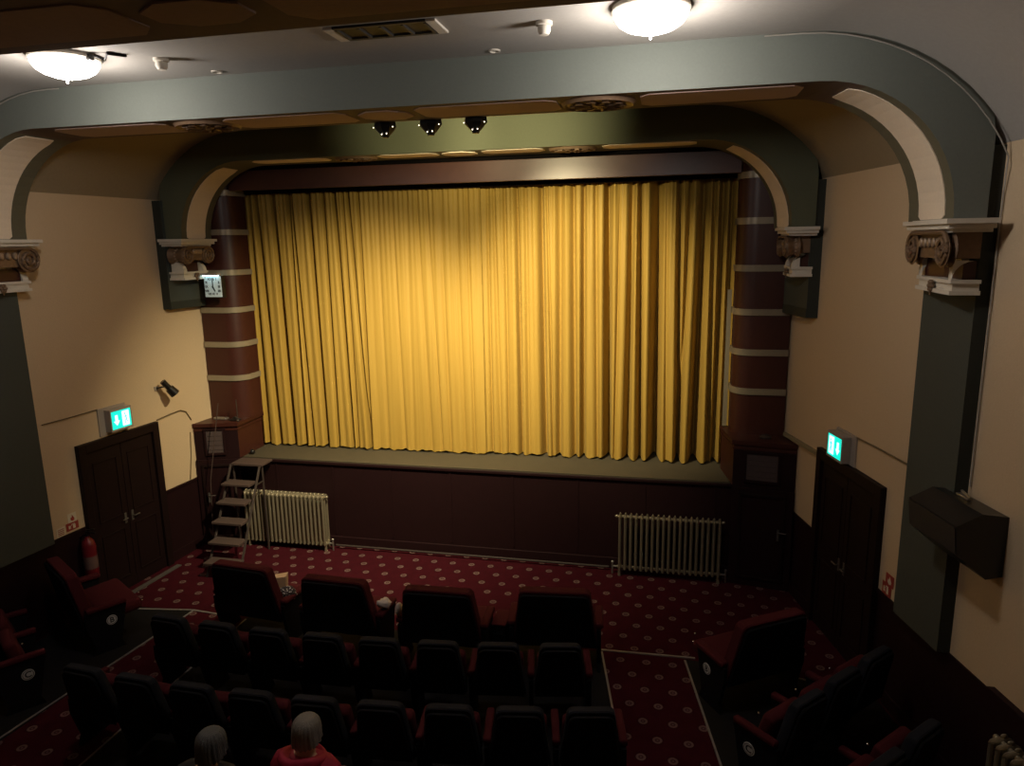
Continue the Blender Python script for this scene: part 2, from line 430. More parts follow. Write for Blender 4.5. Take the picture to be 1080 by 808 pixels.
# near arch
A1Y0, A1Y1, A1C, A1H, AZ = 6.65, 7.42, -2.73, 5.0, 6.26
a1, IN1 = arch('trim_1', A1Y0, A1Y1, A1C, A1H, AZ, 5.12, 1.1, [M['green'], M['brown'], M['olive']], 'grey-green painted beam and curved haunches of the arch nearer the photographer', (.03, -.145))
for x0, x1 in ((-4.50, -3.16), (-2.44, -1.06), (-.30, 1.08), (-6.54, -5.16)):
    flat_panel(a1, x0, x1, A1Y0 + .10, A1Y1 - .12, AZ, M['pink'])
octagon(a1, -2.80, 7.03, AZ, .26, .24, M['pink'])
for s in (-1, 1):
    pts = [(A1C + s * A1H, 5.13)] + [(A1C + s * (A1H - 1.1 + 1.1 * math.cos(a)), AZ - 1.1 + 1.1 * math.sin(a)) for a in [rad(75) * i / 14 for i in range(15)]]
    if s > 0: pts = pts[::-1]
    soffit_panel(a1, [(x, z + 0) for x, z in pts], A1Y0 + .13, A1Y1 - .20, M['creamP'], .04, .03 if s < 0 else -.145, A1Y0)
rosette(-.69, 7.03, AZ - .002, .35, .33, 'round pierced rosette under the near arch, right of the octagon panel')
rosette(-4.80, 7.03, AZ - .002, .35, .33, 'round pierced rosette under the near arch, left of the octagon panel')
# far arch over the stage
A2Y0, A2Y1, A2C, A2H = 9.75, 10.48, -2.90, 4.39
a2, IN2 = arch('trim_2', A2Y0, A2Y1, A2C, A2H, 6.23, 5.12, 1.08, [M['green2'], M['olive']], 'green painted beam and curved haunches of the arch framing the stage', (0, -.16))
for x0, x1 in ((-4.12, -3.24), (-2.58, -1.72), (-.92, .30), (-6.10, -4.90)):
    flat_panel(a2, x0, x1, A2Y0 + .08, A2Y1 - .3, 6.23, M['creamP'])
octagon(a2, -2.92, 10.02, 6.23, .24, .2, M['creamP'])
for s in (-1, 1):
    pts = [(A2C + s * A2H, 5.13)] + [(A2C + s * (A2H - 1.08 + 1.08 * math.cos(a)), 6.23 - 1.08 + 1.08 * math.sin(a)) for a in [rad(70) * i / 14 for i in range(15)]]
    if s > 0: pts = pts[::-1]
    soffit_panel(a2, pts, A2Y0 + .12, A2Y1 - .16, M['creamP'], .04, 0 if s < 0 else -.16, A2Y0)
rosette(-1.33, 10.02, 6.228, .33, .22, 'round pierced rosette under the stage arch, right of its octagon panel')
rosette(-4.48, 10.02, 6.228, .33, .22, 'round pierced rosette under the stage arch, left of its octagon panel')
# nearest beam, dark underside
a3, IN3 = arch('trim_3', 3.30, 4.17, -2.55, 5.7, 6.26, 5.12, 1.1, [M['darkbeam'], M['darkbeam']], 'dark brown panelled beam across the ceiling nearest the photographer')
octagon(a3, -2.55, 3.74, 6.26, .30, .20, M['darkpanel'])
for x0, x1 in ((-4.6, -2.98), (-2.10, -.4), (-.1, 1.4)):
    flat_panel(a3, x0, x1, 3.45, 4.02, 6.26, M['darkpanel'], .12)

# pilasters (side faces against the walls)
def pilaster(name, xf, s, y0, y1, z0, z1, th, label, panel=False):
    b = MB()
    lo = [(xf(y0), y0), (xf(y0) - s * th, y0), (xf(y1) - s * th, y1), (xf(y1), y1)]
    b.hexa([(x, y, z0) for x, y in lo], [(x, y, z1) for x, y in lo])
    b.bm.faces.ensure_lookup_table()
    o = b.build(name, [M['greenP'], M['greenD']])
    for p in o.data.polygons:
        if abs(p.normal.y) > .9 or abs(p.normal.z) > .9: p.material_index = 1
    structure(o, label, 'pilaster')
    return o
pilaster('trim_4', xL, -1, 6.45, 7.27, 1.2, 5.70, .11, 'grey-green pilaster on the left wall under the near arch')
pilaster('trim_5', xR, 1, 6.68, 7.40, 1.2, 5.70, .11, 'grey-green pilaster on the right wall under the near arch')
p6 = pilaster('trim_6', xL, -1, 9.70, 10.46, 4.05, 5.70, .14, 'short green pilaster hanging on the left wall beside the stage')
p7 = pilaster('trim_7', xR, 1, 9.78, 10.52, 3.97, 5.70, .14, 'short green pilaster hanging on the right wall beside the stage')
for p, xf, s, y0, y1, z0 in ((p6, xL, -1, 9.70, 10.46, 4.05), (p7, xR, 1, 9.78, 10.52, 3.97)):
    b = MB(); e = .006
    q = [(xf(y) - s * .14 + 0, y) for y in (y0, y1)]
    b.hexa([(q[0][0], y0, z0), (q[0][0] - s * e, y0, z0), (q[1][0] - s * e, y1, z0), (q[1][0], y1, z0)], [(q[0][0], y0, z0 + .12), (q[0][0] - s * e, y0, z0 + .12), (q[1][0] - s * e, y1, z0 + .12), (q[1][0], y1, z0 + .12)])
    b.build('lower_border', M['greenD'], p)

# ------------------------------------------------------------------ capitals
def capital(label, s, xin, xw, y0, y1, k=1.0):
    xf = xR if s > 0 else xL
    """s = +1 on the right wall (scrolls face -x). xin: inner face x, xw: wall x"""
    yc, hy = (y0 + y1) / 2, (y1 - y0) / 2
    r = empty('capital', ((xin + xw) / 2, yc, 4.50)); tag(r, label, 'capital', 'bronze scroll capitals under the arches')
    ox, oy, oz = r.location
    def bx(b, x0, x1, ya, yb, z0, z1, bev=.006):
        q = [(x0, ya), (xf(ya) - s * .115, ya), (xf(yb) - s * .115, yb), (x0, yb)]
        b.hexa([(x - ox, y - oy, z0 - oz) for x, y in q], [(x - ox, y - oy, z1 - oz) for x, y in q])
    xw = (xR if s > 0 else xL)(y1) - s * .12
    b = MB()
    bx(b, xin - s * .10, xw, y0 - .12, y1 + .12, 5.085, 5.125); bx(b, xin - s * .07, xw, y0 - .09, y1 + .09, 5.045, 5.085); bx(b, xin - s * .03, xw, y0 - .05, y1 + .05, 5.015, 5.045)
    b.build('abacus', M['white'], r)
    # scroll cylinders with axis along x
    b = MB(); R = .15 * k; zc = 4.875
    for yy in (y0 + .07, y1 - .07):
        L0, L1 = (xin - s * .05), xw - s * .02
        prof = [(R * .96, 0), (R, .03), (R * .96, .08), (R * .72, .2), (R * .66, .28), (R * .72, .36), (R * .96, .46), (R, .5)]
        n = abs(L1 - L0)
        b.lathe((L0 - ox, yy - oy, zc - oz), [(q, s * h / .5 * n) for q, h in prof], axis='X', n=24)
    bx(b, xin - s * .02, xw - s * .03, y0 + .07, y1 - .07, 4.80, 5.02)
    b.build('scroll_block', M['bronze'], r, smooth=True)
    b = MB()
    for yy, d in ((y0 + .07, 1), (y1 - .07, -1)):
        pts = []
        for i in range(44):
            t = i / 43; a = PI / 2 + d * (1 - t) * 2 * PI * 1.9 - 0
            q = R * (.15 + .80 * (t ** 1)); pts.append((xin - s * .06 - ox, yy + q * math.cos(a) - oy, zc + q * math.sin(a) - oz))
        b.tube(pts, .020 * k, n=6)
    b.tube([(xin - s * .06 - ox, y0 + .07 - oy, zc + R * .95 - oz), (xin - s * .06 - ox, y1 - .07 - oy, zc + R * .95 - oz)], .020, n=6)
    b.build('spiral', M['bronze'], r, smooth=True)
    b = MB()
    for i in range(5):
        yy = y0 + .24 + (y1 - y0 - .48) * i / 4
        b.sphere((xin - s * .035 - ox, yy - oy, 4.93 - oz), (.022, .032, .045), u=8, v=6)
    for yy in (y0 + .07,):
        for i in range(6):
            a = rad(100 + 28 * i); b.sphere(((xin + xw) / 2 - ox, yy + R * .70 * math.cos(a) - oy, zc + R * .70 * math.sin(a) - oz), .016, u=8, v=6)
    b.build('beading', M['bead'], r, smooth=True)
    # concave white neck with dark hollow
    b = MB(); xi2 = xin + s * .03
    for (ya, yb) in ((y0 + .04, y0 + .12), (y1 - .12, y1 - .04)):
        prof = [(xi2, 4.62)] + [(xi2 + s * (.16 - .16 * math.cos(a)), 4.62 + .16 * math.sin(a)) for a in [rad(90) * i / 6 for i in range(1, 7)]] + [(xw, 4.79), (xw, 4.62)]
        b.hexa([(x - ox, ya - oy, z - oz) for x, z in prof], [(x - ox, yb - oy, z - oz) for x, z in prof])
    bx(b, xi2 + s * .12, xw, y0 + .2, y1 - .2, 4.77, 4.82)
    b.build('neck_bracket', M['white'], r)
    b = MB(); bx(b, xi2 + s * .10, xw, y0 + .10, y1 - .10, 4.62, 4.78); b.build('hollow', M['maroon'], r)
    b = MB()
    bx(b, xi2 - s * .01, xw, y0 + .02, y1 - .02, 4.595, 4.625); bx(b, xi2 + s * .01, xw, y0 + .04, y1 - .04, 4.535, 4.60, .012); bx(b, xi2 - s * .015, xw, y0 + .02, y1 - .02, 4.50, 4.535)
    b.build('lower_moulding', M['white'], r)
    b = MB()
    for i in range(6): b.sphere((xi2 - s * .02 - ox, yc + .035 * math.cos(i * PI / 3) - oy, 4.555 + .035 * math.sin(i * PI / 3) - oz), .022, u=8, v=6)
    b.sphere((xi2 - s * .03 - ox, yc - oy, 4.555 - oz), .022, u=8, v=6); b.tube([(xi2 - s * .02 - ox, yc - oy, 4.54 - oz), (xi2 - s * .02 - ox, yc - oy, 4.47 - oz)], [.016, .006], n=6)
    b.build('flower', M['bronze'], r, smooth=True)
    return r
capital('large scroll capital on the right wall beneath the near arch', 1, 2.27, xR(7.05), 6.60, 7.50)
capital('large scroll capital at the left edge beneath the near arch', -1, -7.73, xL(7.05), 6.60, 7.45)
capital('small scroll capital right of the curtain beneath the stage arch', 1, A2C + A2H, xR(10.1), 9.72, 10.36, .9)
capital('small scroll capital above the square clock, left of the curtain', -1, A2C - A2H, xL(10.1), 9.72, 10.36, .9)

# ------------------------------------------------------------------ stage
ZST = 1.5
b = MB()
e = .004; TP = [(xL(10.36) + e, 10.36), (xR(10.36) - e, 10.36), (xR(12.19) - e, 12.19), (xL(12.19) + e, 12.19)]
b.hexa([(x, y, ZST - .06) for x, y in TP], [(x, y, ZST) for x, y in TP])
st = b.build('stage', M['stagefl']); tag(st, 'raised stage with olive boards and dark maroon front below the gold curtain', 'stage')
TP2 = [(xL(10.37) + e, 10.37), (xR(10.37) - e, 10.37), (xR(12.18) - e, 12.18), (xL(12.18) + e, 12.18)]
b = MB(); b.hexa([(x, y, 0.001) for x, y in TP2], [(x, y, ZST - .06) for x, y in TP2]); b.build('stage_front', M['dado'], st)
b = MB(); b.box((-2.98, 10.352, ZST - .045), (9.26, .03, .05), bev=.01); b.build('edge_nosing', M['dado'], st)
b = MB(); b.box((-2.98, 10.36, .09), (9.26, .03, .18), bev=.008); b.build('skirting_board', M['dado'], st)
for i in range(8):
    b = MB(); b.box((-6.4 + i * 1.02, 10.366, .82), (.03, .012, 1.2)); b.build('panel_batten', M['dado'], st)
# rounded columns either side
def column(label, s, xin, xw, y0):
    r = empty('stage_column', ((xin + xw) / 2, y0, 2.1)); tag(r, label, 'column', 'maroon rounded columns with pale bands')
    ox, oy, oz = r.location
    def outline(off, z):
        w = abs(xw - xin); R = .26
        P = [(xw, y0 - off)]
        for i in range(9):
            a = rad(90) * i / 8
            P.append((xin - s * off + s * R - s * R * math.sin(a) if True else 0, y0 + R - (R + 0) * math.cos(a) - off * math.cos(a)))
        P += [(xin - s * off, 11.0), (xw, 11.0)]
        return [(x - ox, y - oy, z - oz) for x, y in P]
    b = MB(); b.hexa(outline(0, 2.1), outline(0, 6.24)); b.build('shaft', M['maroon'], r, smooth=True)
    for z in (5.85, 5.23, 4.58, 3.965, 3.39, 2.82):
        b = MB(); b.hexa(outline(.022, z - .045), outline(.022, z + .045)); b.build('band', M['band'], r, smooth=True)
column('maroon banded column left of the curtain', -1, -6.96, xL(10.6) + .01, 10.50)
# mirrored orientation handled by xin / xw
column('maroon banded column right of the curtain', 1, .93, xR(10.6) - .01, 10.55)

# pelmet board over the curtain
b = MB(); b.box((-3.02, 10.62, 6.03), (7.9, .06, .30), bev=.004)
pl = b.build('pelmet', M['pelmet']); tag(pl, 'long polished maroon pelmet board above the curtain', 'pelmet')
b = MB(); b.box((-3.02, 10.63, 6.25), (7.9, .05, .16)); b.build('dark_top_strip', M['void'], pl)
b = MB(); b.box((-3.02, 10.98, 6.12), (7.9, .02, .56)); bo = b.build('gap_shade_sheet', M['void']); tag(bo, 'black sheet standing for the shaded gap between pelmet and curtain top', 'border')  # black sheet put in as the shade of the gap under the pelmet
# pale strip by the right column
b = MB(); b.box((.87, 10.95, 3.23), (.06, .05, 2.06)); tag(b.build('edge_strip', M['band']), 'narrow pale strip between curtain and right column', 'strip')

# pedestals below the columns
def pedestal(label, poly, ztop, face, door):
    c = Vector((sum(p[0] for p in poly) / len(poly), sum(p[1] for p in poly) / len(poly), 0))
    r = empty('stage_pedestal', c); tag(r, label, 'pedestal', 'maroon pedestals at the ends of the stage')
    f = lambda P, z: [(x - c.x, y - c.y, z) for x, y in P]
    def grow(d):
        return [(x + (d if x > c.x else -d) * (1 if (face > 0) == (x > c.x) else 0), y - (d if y < c.y else -d) * 1) for x, y in poly]
    b = MB(); b.hexa(f(poly, ZST + .001), f(poly, ztop - .06)); b.build('body', M['maroon'], r)
    b = MB(); b.hexa(f(grow(.03), ztop - .06), f(grow(.03), ztop)); b.hexa(f(grow(.015), ztop - .13), f(grow(.015), ztop - .1)); b.build('top_slab', M['maroon'], r)
    # front face frame
    P0, P1 = Vector((*poly[0], 0)), Vector((*poly[1], 0))
    d = (P1 - P0); L = d.length; d.normalize(); n = Vector((d.y, -d.x, 0))
    if n.y > 0: n = -n
    ang = math.atan2(d.y, d.x)
    Rz = Matrix.Rotation(ang, 3, 'Z')
    def fb(b, u0, u1, z0, z1, th, off=0):
        p = P0 + d * ((u0 + u1) / 2 * L) + n * (th / 2 + off) - c
        b.box((p.x, p.y, (z0 + z1) / 2), ((u1 - u0) * L, th, z1 - z0), R=Rz, bev=.004)
    b = MB(); fb(b, .0, 1, .0, ZST, .05); b.build('lower_front', M['dado'], r)
    b = MB(); fb(b, .0, 1, ZST, ztop - .14, .012); b.build('front_panel', M['dado'], r)
    b = MB()
    u0, u1 = door
    for a in ((u0 - .06, u1 + .06, 2.0, 2.03), (u0 - .04, u0, 1.6, 2.0), (u1, u1 + .04, 1.6, 2.0), (u0 - .04, u1 + .04, 1.57, 1.61)): fb(b, *a, .03, .012)
    fr = b.build('notice_frame', M['dado'], r)
    b = MB(); fb(b, u0, u1, 1.61, 1.99, .012, .012); pn = b.build('notice_panel', M['notice'], fr)
    b = MB()
    for i in range(4): fb(b, u0 + .02, u1 - .02, 1.66 + .08 * i, 1.665 + .08 * i, .006, .024)
    b.build('panel_line', M['stepfr'], fr)
    b = MB()
    for a in ((.12, .88, 1.38, 1.42), (.12, .17, .12, 1.42), (.83, .88, .12, 1.42), (.17, .83, .12, .16)): fb(b, *a, .025, .05)
    dr = b.build('access_door', M['doorm'], r)
    b = MB(); p = P0 + d * (L * (.25 if face > 0 else .78)) + n * .11 - c
    b.box((p.x, p.y, .86), (.03, .02, .17), R=Rz, bev=.004); q = p + d * .05 + n * .02
    b.tube([(p.x, p.y, .9), (q.x - d.x * .05, q.y - d.y * .05, .9), (q.x + d.x * .06, q.y + d.y * .06, .9)], .008, n=8)
    b.build('door_handle', M['dullsteel'], dr)
    return r
pedestal('maroon pedestal under the left column, framed notice on its front', [(xL(10.05) + .01, 10.05), (-7.0, 10.27), (-7.0, 11.0), (xL(11.0) + .01, 11.0)], 2.12, 1, (.27, .66))
pedestal('dark pedestal under the right column beside the right wall', [(.96, 10.24), (xR(10.1) - .01, 10.10), (xR(11.0) - .01, 11.0), (.84, 11.0)], 2.18, -1, (.22, .72))

# ------------------------------------------------------------------ curtains
def curtain(name, label, x0, x1, yb, valleys, ripples, flip, group, nx=1150, nz=22):
    zt, zb = 5.93, ZST + .035
    rows = []
    rnd = random.Random(3 if flip else 5)
    ph = [rnd.uniform(0, 6.28) for _ in range(8)]
    for j in range(nz + 1):
        t = j / nz; z = zt + (zb - zt) * t
        row = []
        for i in range(nx + 1):
            x = x0 + (x1 - x0) * i / nx
            g = (x - x0) / (x1 - x0)
            y = yb
            for (xv, A, w, lean) in valleys:
                xx = x - (xv + lean * (t - .5))
                k = .55 + .45 * t
                A2 = min(A, .12)
                if abs(xx) > .5: continue
                y += A * k * math.exp(-(xx / w) ** 2) - A2 * k * .30 * math.exp(-((xx + (w + .05)) / .055) ** 2) - A2 * k * .18 * math.exp(-((xx - (w + .05)) / .06) ** 2)
            amp = ripples(g)
            y += amp * (.5 * math.sin(x * 23 + ph[0] + .5 * math.sin(t * 2 + ph[1])) + .35 * math.sin(x * 37 + ph[2] + t * .8) + .22 * math.sin(x * 61 + ph[3] - t))
            # fine gathers at the heading
            y += .012 * math.exp(-t * 5) * math.sin(x * 75 + ph[4])
            zz = z
            if j >= nz - 1: zz = z + (.012 * math.sin(x * 17 + ph[5]) + .008 * math.sin(x * 43 + ph[6])) * (1 if j == nz else .3)
            row.append((x, y, zz))
        rows.append(row)
    b = MB(); b.grid(rows)
    o = b.build(name, M['curtain'], smooth='all')
    tag(o, label, 'curtain', group)
    # turned-up hem
    b = MB(); hem = []
    for q, dz in ((0, .075), (1, .0)):
        hem.append([(p[0], p[1] - .006, p[2] + dz - (.004 if q else 0)) for p in rows[-1]])
    b.grid(hem); b.build('hem', M['curtain'], o, smooth='all')
    return o
YC = 11.14
px = lambda p: atY(p, 330, YC).x
LV = [(px(p), A, w, lean) for p, A, w, lean in ((268, .16, 0.025, .02), (275, .20, 0.022, .0), (284, .34, 0.026, .10), (300, .42, 0.031, .06), (315, .32, 0.022, .02), (320, .22, 0.019, .10), (336, .42, 0.025, .05), (350, .26, 0.018, .0), (364, .34, 0.022, .08), (371, .10, 0.018, .02), (380, .24, 0.018, .16), (386, .12, 0.018, 0), (404, .018, 0.030, .0), (421, .020, 0.025, .05), (433, .022, 0.030, -.04), (448, .030, 0.035, .10), (459, .022, 0.020, .12), (470, .034, 0.030, .06), (486, .025, 0.030, .05), (497, .03, 0.025, .03))]
RV = [(px(p), A, w, lean) for p, A, w, lean in ((516, .05, 0.022, 0), (524, .04, 0.030, .04), (534, .05, 0.025, 0), (547, .14, 0.027, .02), (556, .04, 0.030, 0), (572, .22, 0.041, .04), (580, .06, 0.020, .08), (590, .12, 0.041, -.03), (605, .14, 0.041, .03), (615, .18, 0.035, 0), (629, .07, 0.030, .05), (641, .34, 0.046, .03), (651, .06, 0.020, -.05), (664, .24, 0.041, -.04), (675, .26, 0.035, .05), (692, .48, 0.068, .02), (703, .06, 0.025, .08), (716, .28, 0.035, .07), (722, .16, 0.030, -.08), (738, .42, 0.062, -.05), (751, .20, 0.035, .04), (759, .34, 0.046, 0), (768, .30, 0.041, 0))]
curtain('stage_curtain', 'left half of the gold stage curtain with shallow pleats', -7.22, px(510), YC - .05, LV, lambda g: .0015 + .003 * g, True, 'gold stage curtains')
curtain('stage_curtain', 'right half of the gold stage curtain with deep folds', px(505), .95, YC + .03, RV, lambda g: .006 + .006 * g, False, 'gold stage curtains')

# ------------------------------------------------------------------ doors
def door(name, N, D, pts, label, s):
    """double door on a side wall; pts: two top corners (far corners of the frame)"""
    p0, p1 = Vector(pts[0]), Vector(pts[1])
    d = (p1 - p0); d.z = 0; L = d.length; d.normalize(); n = Vector((N[0], N[1], 0)) * s
    ztop = 2.36; base = Vector((p0.x, p0.y, 0)); Rz = Matrix.Rotation(math.atan2(d.y, d.x), 3, 'Z')
    r = empty(name, base + d * L / 2); structure(r, label, 'door'); c = r.location
    def fb(b, u0, u1, z0, z1, th, off=0, bev=.006):
        p = base + d * ((u0 + u1) / 2) + n * (th / 2 + off) - c
        b.box((p.x, p.y, (z0 + z1) / 2), (u1 - u0, th, z1 - z0), R=Rz, bev=bev)
    b = MB(); fb(b, 0, .12, 0, ztop, .07); fb(b, L - .12, L, 0, ztop, .07); fb(b, .12, L - .12, ztop - .13, ztop, .07)
    b.build('door_frame', M['doorm'], r)
    for k, (u0, u1) in enumerate(((.125, L / 2 - .004), (L / 2 + .004, L - .125))):
        b = MB(); fb(b, u0, u1, .012, ztop - .14, .03)
        for z0, z1 in ((.2, .95), (1.15, 2.05)):
            for a in ((u0 + .09, u1 - .09, z0, z0 + .02), (u0 + .09, u1 - .09, z1 - .02, z1), (u0 + .09, u0 + .11, z0, z1), (u1 - .11, u1 - .09, z0, z1)): fb(b, *a, .012, .03, .003)
        lf = b.build('door_leaf', M['doorm'], r)
        b = MB(); u = (u1 - .06) if k == 0 else (u0 + .06)
        p = base + d * u + n * .06 - c; fbp = p
        fb(b, u - .02, u + .02, 1.0, 1.16, .008, .03, .002)
        q = p + n * .02; e = q + d * (.09 if k else -.09)
        b.tube([(p.x - n.x * .03, p.y - n.y * .03, 1.08), (q.x, q.y, 1.08), (e.x, e.y, 1.08)], .009, n=8)
        b.build('door_handle', M['dullsteel'], lf)
    return r
door('door_1', NL, DL, [(xL(7.84), 7.84, 0), (xL(9.27), 9.27, 0)], 'dark double door in the left wall below the exit sign', 1)
door('door_2', NR, DR, [(xR(9.41), 9.41, 0), (xR(7.90), 7.90, 0)], 'dark double door in the right wall below the exit sign', -1)
# threshold mat strip by the left door
b = MB(); p, q = Vector((-7.70, 8.02, 0)), Vector((-7.60, 9.22, 0)); w = Vector((.085, -.008, 0))
b.hexa([p, q, q + w, p + w], [x + Vector((0, 0, .015)) for x in (p, q, q + w, p + w)])
tag(b.build('door_threshold', M['mat']), 'pale threshold strip along the foot of the left door', 'threshold')

# wall frame helper: local u along +Y-ish, normal into the room
def wall_frame(side, y, z):
    if side == 'L': return Vector((xL(y), y, z)), Vector((math.sin(AL), math.cos(AL), 0)), Vector((math.cos(AL), -math.sin(AL), 0))
    return Vector((xR(y), y, z)), Vector((math.sin(AR), math.cos(AR), 0)), Vector((-math.cos(AR), math.sin(AR), 0))
def wall_thing(name, side, y, z, label, cat, group=None):
    P, U, N = wall_frame(side, y, z)
    r = empty(name, P); tag(r, label, cat, group)
    Rm = Matrix((U, N, Vector((0, 0, 1)))).transposed()     # local x along the wall (towards the stage), y out into the room
    r.rotation_euler = Rm.to_euler() if Rm.determinant() > 0 else (0, 0, 0)
    if Rm.determinant() < 0:      # left wall: use -U so that the frame is right handed
        Rm = Matrix((-U, N, Vector((0, 0, 1)))).transposed(); r.rotation_euler = Rm.to_euler()
    return r, (1 if side == 'R' else -1)
def lb(parent, name, m, boxes, bev=.003):
    b = MB()
    for x0, x1, y0, y1, z0, z1 in boxes: b.box(((x0 + x1) / 2, (y0 + y1) / 2, (z0 + z1) / 2), (abs(x1 - x0), abs(y1 - y0), abs(z1 - z0)), bev=bev)
    return b.build(name, m, parent)

# exit signs
def exit_sign(side, y, z, label):
    r, k = wall_thing('exit_sign', side, y, z, label, 'exit sign', 'lit green exit signs over the side doors')
    # which way is "towards the stage" in local x
    f = 1 if (r.rotation_euler.to_matrix() @ Vector((1, 0, 0))).y > 0 else -1
    lb(r, 'back_plate', M['bezel'], [(-.24, .24, 0, .02, -.20, .20)])
    lb(r, 'casing', M['bezel'], [(-.19 + f * .05, .19 + f * .05, .02, .13, .135, .165), (-.19 + f * .05, .19 + f * .05, .02, .13, -.155, -.125), (-.19 + f * .05, -.17 + f * .05, .02, .13, -.125, .135), (.17 + f * .05, .19 + f * .05, .02, .13, -.125, .135), (-.18 + f * .05, .18 + f * .05, .02, .04, -.13, .14)])
    face = lb(r, 'green_panel', M['exitg'], [(-.17 + f * .05, .17 + f * .05, .04, .125, -.125, .135)], 0)
    b = MB(); yv = .128; cx = f * .05
    d0 = cx + f * .015; d1 = cx + f * .135
    b.box(((d0 + d1) / 2, yv, .005), (abs(d1 - d0), .004, .215)); door_ = b.build('door_symbol', M['exitw'], face)
    # running figure cut as green on the white doorway
    b = MB(); m = (d0 + d1) / 2; yy = yv + .004
    b.sphere((m + .012, yy, .070), (.013, .003, .013), u=10, v=6)
    for pts, rr in (([(m + .006, yy, .05), (m - .006, yy, -.01)], .010), ([(m - .006, yy, -.01), (m + .022, yy, -.035), (m + .016, yy, -.075)], .007), ([(m - .006, yy, -.01), (m - .016, yy, -.045), (m - .038, yy, -.055)], .007), ([(m + .005, yy, .045), (m + .03, yy, .02)], .005), ([(m + .005, yy, .045), (m - .025, yy, .025)], .005)):
        b.tube(pts, rr * .7, n=6)
    b.build('running_figure', M['exitg'], door_)
    b = MB(); a0 = cx - f * .085
    P = [(0, -.075), (.05, -.01), (.022, -.01), (.022, .075), (-.022, .075), (-.022, -.01), (-.05, -.01)]
    b.hexa([(a0 + x, yv - .002, z_) for x, z_ in P], [(a0 + x, yv + .002, z_) for x, z_ in P]); b.build('arrow', M['exitw'], face)
    return r
exit_sign('L', 8.50, 2.58, 'green lit exit sign above the left door')
exit_sign('R', 8.80, 2.53, 'green lit exit sign above the right door')
# small fire notices
def notice(side, y, z, w, h, m1, m2, kind, label, group):
    r, k = wall_thing('fire_notice', side, y, z, label, 'sign', group)
    lb(r, 'plate', m1, [(-w / 2, w / 2, 0, .006, -h / 2, h / 2)], .001)
    b = MB()
    if kind == 'flame':
        P = [(-.2, -.3), (.05, -.35), (.22, -.15), (.16, .1), (.05, .0), (.0, .32), (-.14, .08), (-.24, -.1)]
        b.hexa([(x * w, .006, z_ * h) for x, z_ in P], [(x * w, .008, z_ * h) for x, z_ in P])
    elif kind == 'ext':
        b.box((-.12 * w, .007, -.08 * h), (.2 * w, .003, .5 * h)); b.box((-.06 * w, .007, .24 * h), (.26 * w, .003, .07 * h)); b.tube([(.05 * w, .007, .2 * h), (.18 * w, .007, .0), (.14 * w, .007, -.25 * h)], .004, n=5)
        b.box((.26 * w, .007, -.05 * h), (.12 * w, .003, .4 * h))
    else:
        for i in range(4): b.box((0, .007, (.3 - .2 * i) * h), (.7 * w, .003, .08 * h))
    b.build('symbol', m2, r)
g = 'fire notices on the left wall'
notice('L', 7.66, 1.405, .13, .13, M['signcream'], M['signred'], 'flame', 'small cream fire notice with red symbol, uppermost beside the left door', g)
notice('L', 7.65, 1.29, .19, .11, M['signred'], M['signcream'], 'ext', 'small red fire notice between the cream notice and the dado, by the left door', g)
notice('L', 7.47, 1.27, .13, .12, M['signcream'], M['signred'], 'lines', 'small pale notice with red lines beside the left pilaster', g)
g = 'fire notices on the right wall'
notice('R', 7.70, 1.395, .15, .13, M['signred'], M['signcream'], 'flame', 'upper small red fire notice on the right wall', g)
notice('R', 7.74, 1.275, .17, .14, M['signred'], M['signcream'], 'ext', 'lower dark red fire notice just above the right dado', g)

# wall cables and trunking
def cable(name, pts, r, m, label, cat='cable', group=None):
    b = MB(); b.tube(pts, r, n=6); o = b.build(name, m, smooth=True); tag(o, label, cat, group); return o
def onL(y, z, o=.012): return (xL(y) + o, y, z)
def onR(y, z, o=.012): return (xR(y) - o, y, z)
cable('wall_cable', [onL(7.42, 2.77), onL(7.9, 2.77), onL(8.27, 2.78)], .008, M['cableD'], 'thin cable running from the left pilaster to the exit sign', group='thin cables on the walls')
cable('wall_cable', [onL(9.3, 2.37), onL(9.6, 2.40), onL(9.80, 2.41), onL(9.92, 2.36), onL(10.02, 2.20)], .010, M['cableD'], 'thin cable from the left door to the left pedestal', group='thin cables on the walls')
cable('wall_cable', [onL(9.97, 2.0), onL(9.93, 1.6), onL(9.86, 1.22)], .008, M['cableD'], 'short cable dropping behind the left pedestal to the dado', group='thin cables on the walls')
cable('wall_cable', [onR(8.6, 2.72), onR(8.2, 2.73), onR(7.55, 2.73)], .009, M['cableD'], 'thin cable running from the right exit sign to the pilaster', group='thin cables on the walls')
b = MB(); TQ = ((10.5, .006, 2.25), (10.5, .05, 2.25), (9.43, .05, 2.28), (9.43, .006, 2.28))
b.hexa([(xR(y) - t, y, z - .05) for y, t, z in TQ], [(xR(y) - t, y, z) for y, t, z in TQ])
tag(b.build('cable_trunking', M['rail']), 'olive trunking sloping from right column to right door', 'trunking')
def cove_pt(side, y, t, off=.02):
    d, z = t; return ((xL(y) + d + off) if side == 'L' else (xR(y) - d - off), y, z - off)
pr = [cove_pt('R', 6.62, (1.9, ZC))] + [cove_pt('R', 6.62, (d, z)) for d, z in ARC[::-1]] + [(xR(6.62) - .03, 6.60, 5.55)] + [(xR(6.64) - .015, 6.64, z) for z in (5.3, 4.6, 3.8, 3.0, 2.83)]
cable('white_cable', pr, .006, M['cable'], 'pale cable along the near arch and down the right wall', group='pale cables beside the near arch')
pr = [cove_pt('L', 6.62, (1.75, ZC))] + [cove_pt('L', 6.62, (d, z)) for d, z in ARC[::-1]]
cable('white_cable', pr, .006, M['cable'], 'pale cable along the left end of the near arch', group='pale cables beside the near arch')

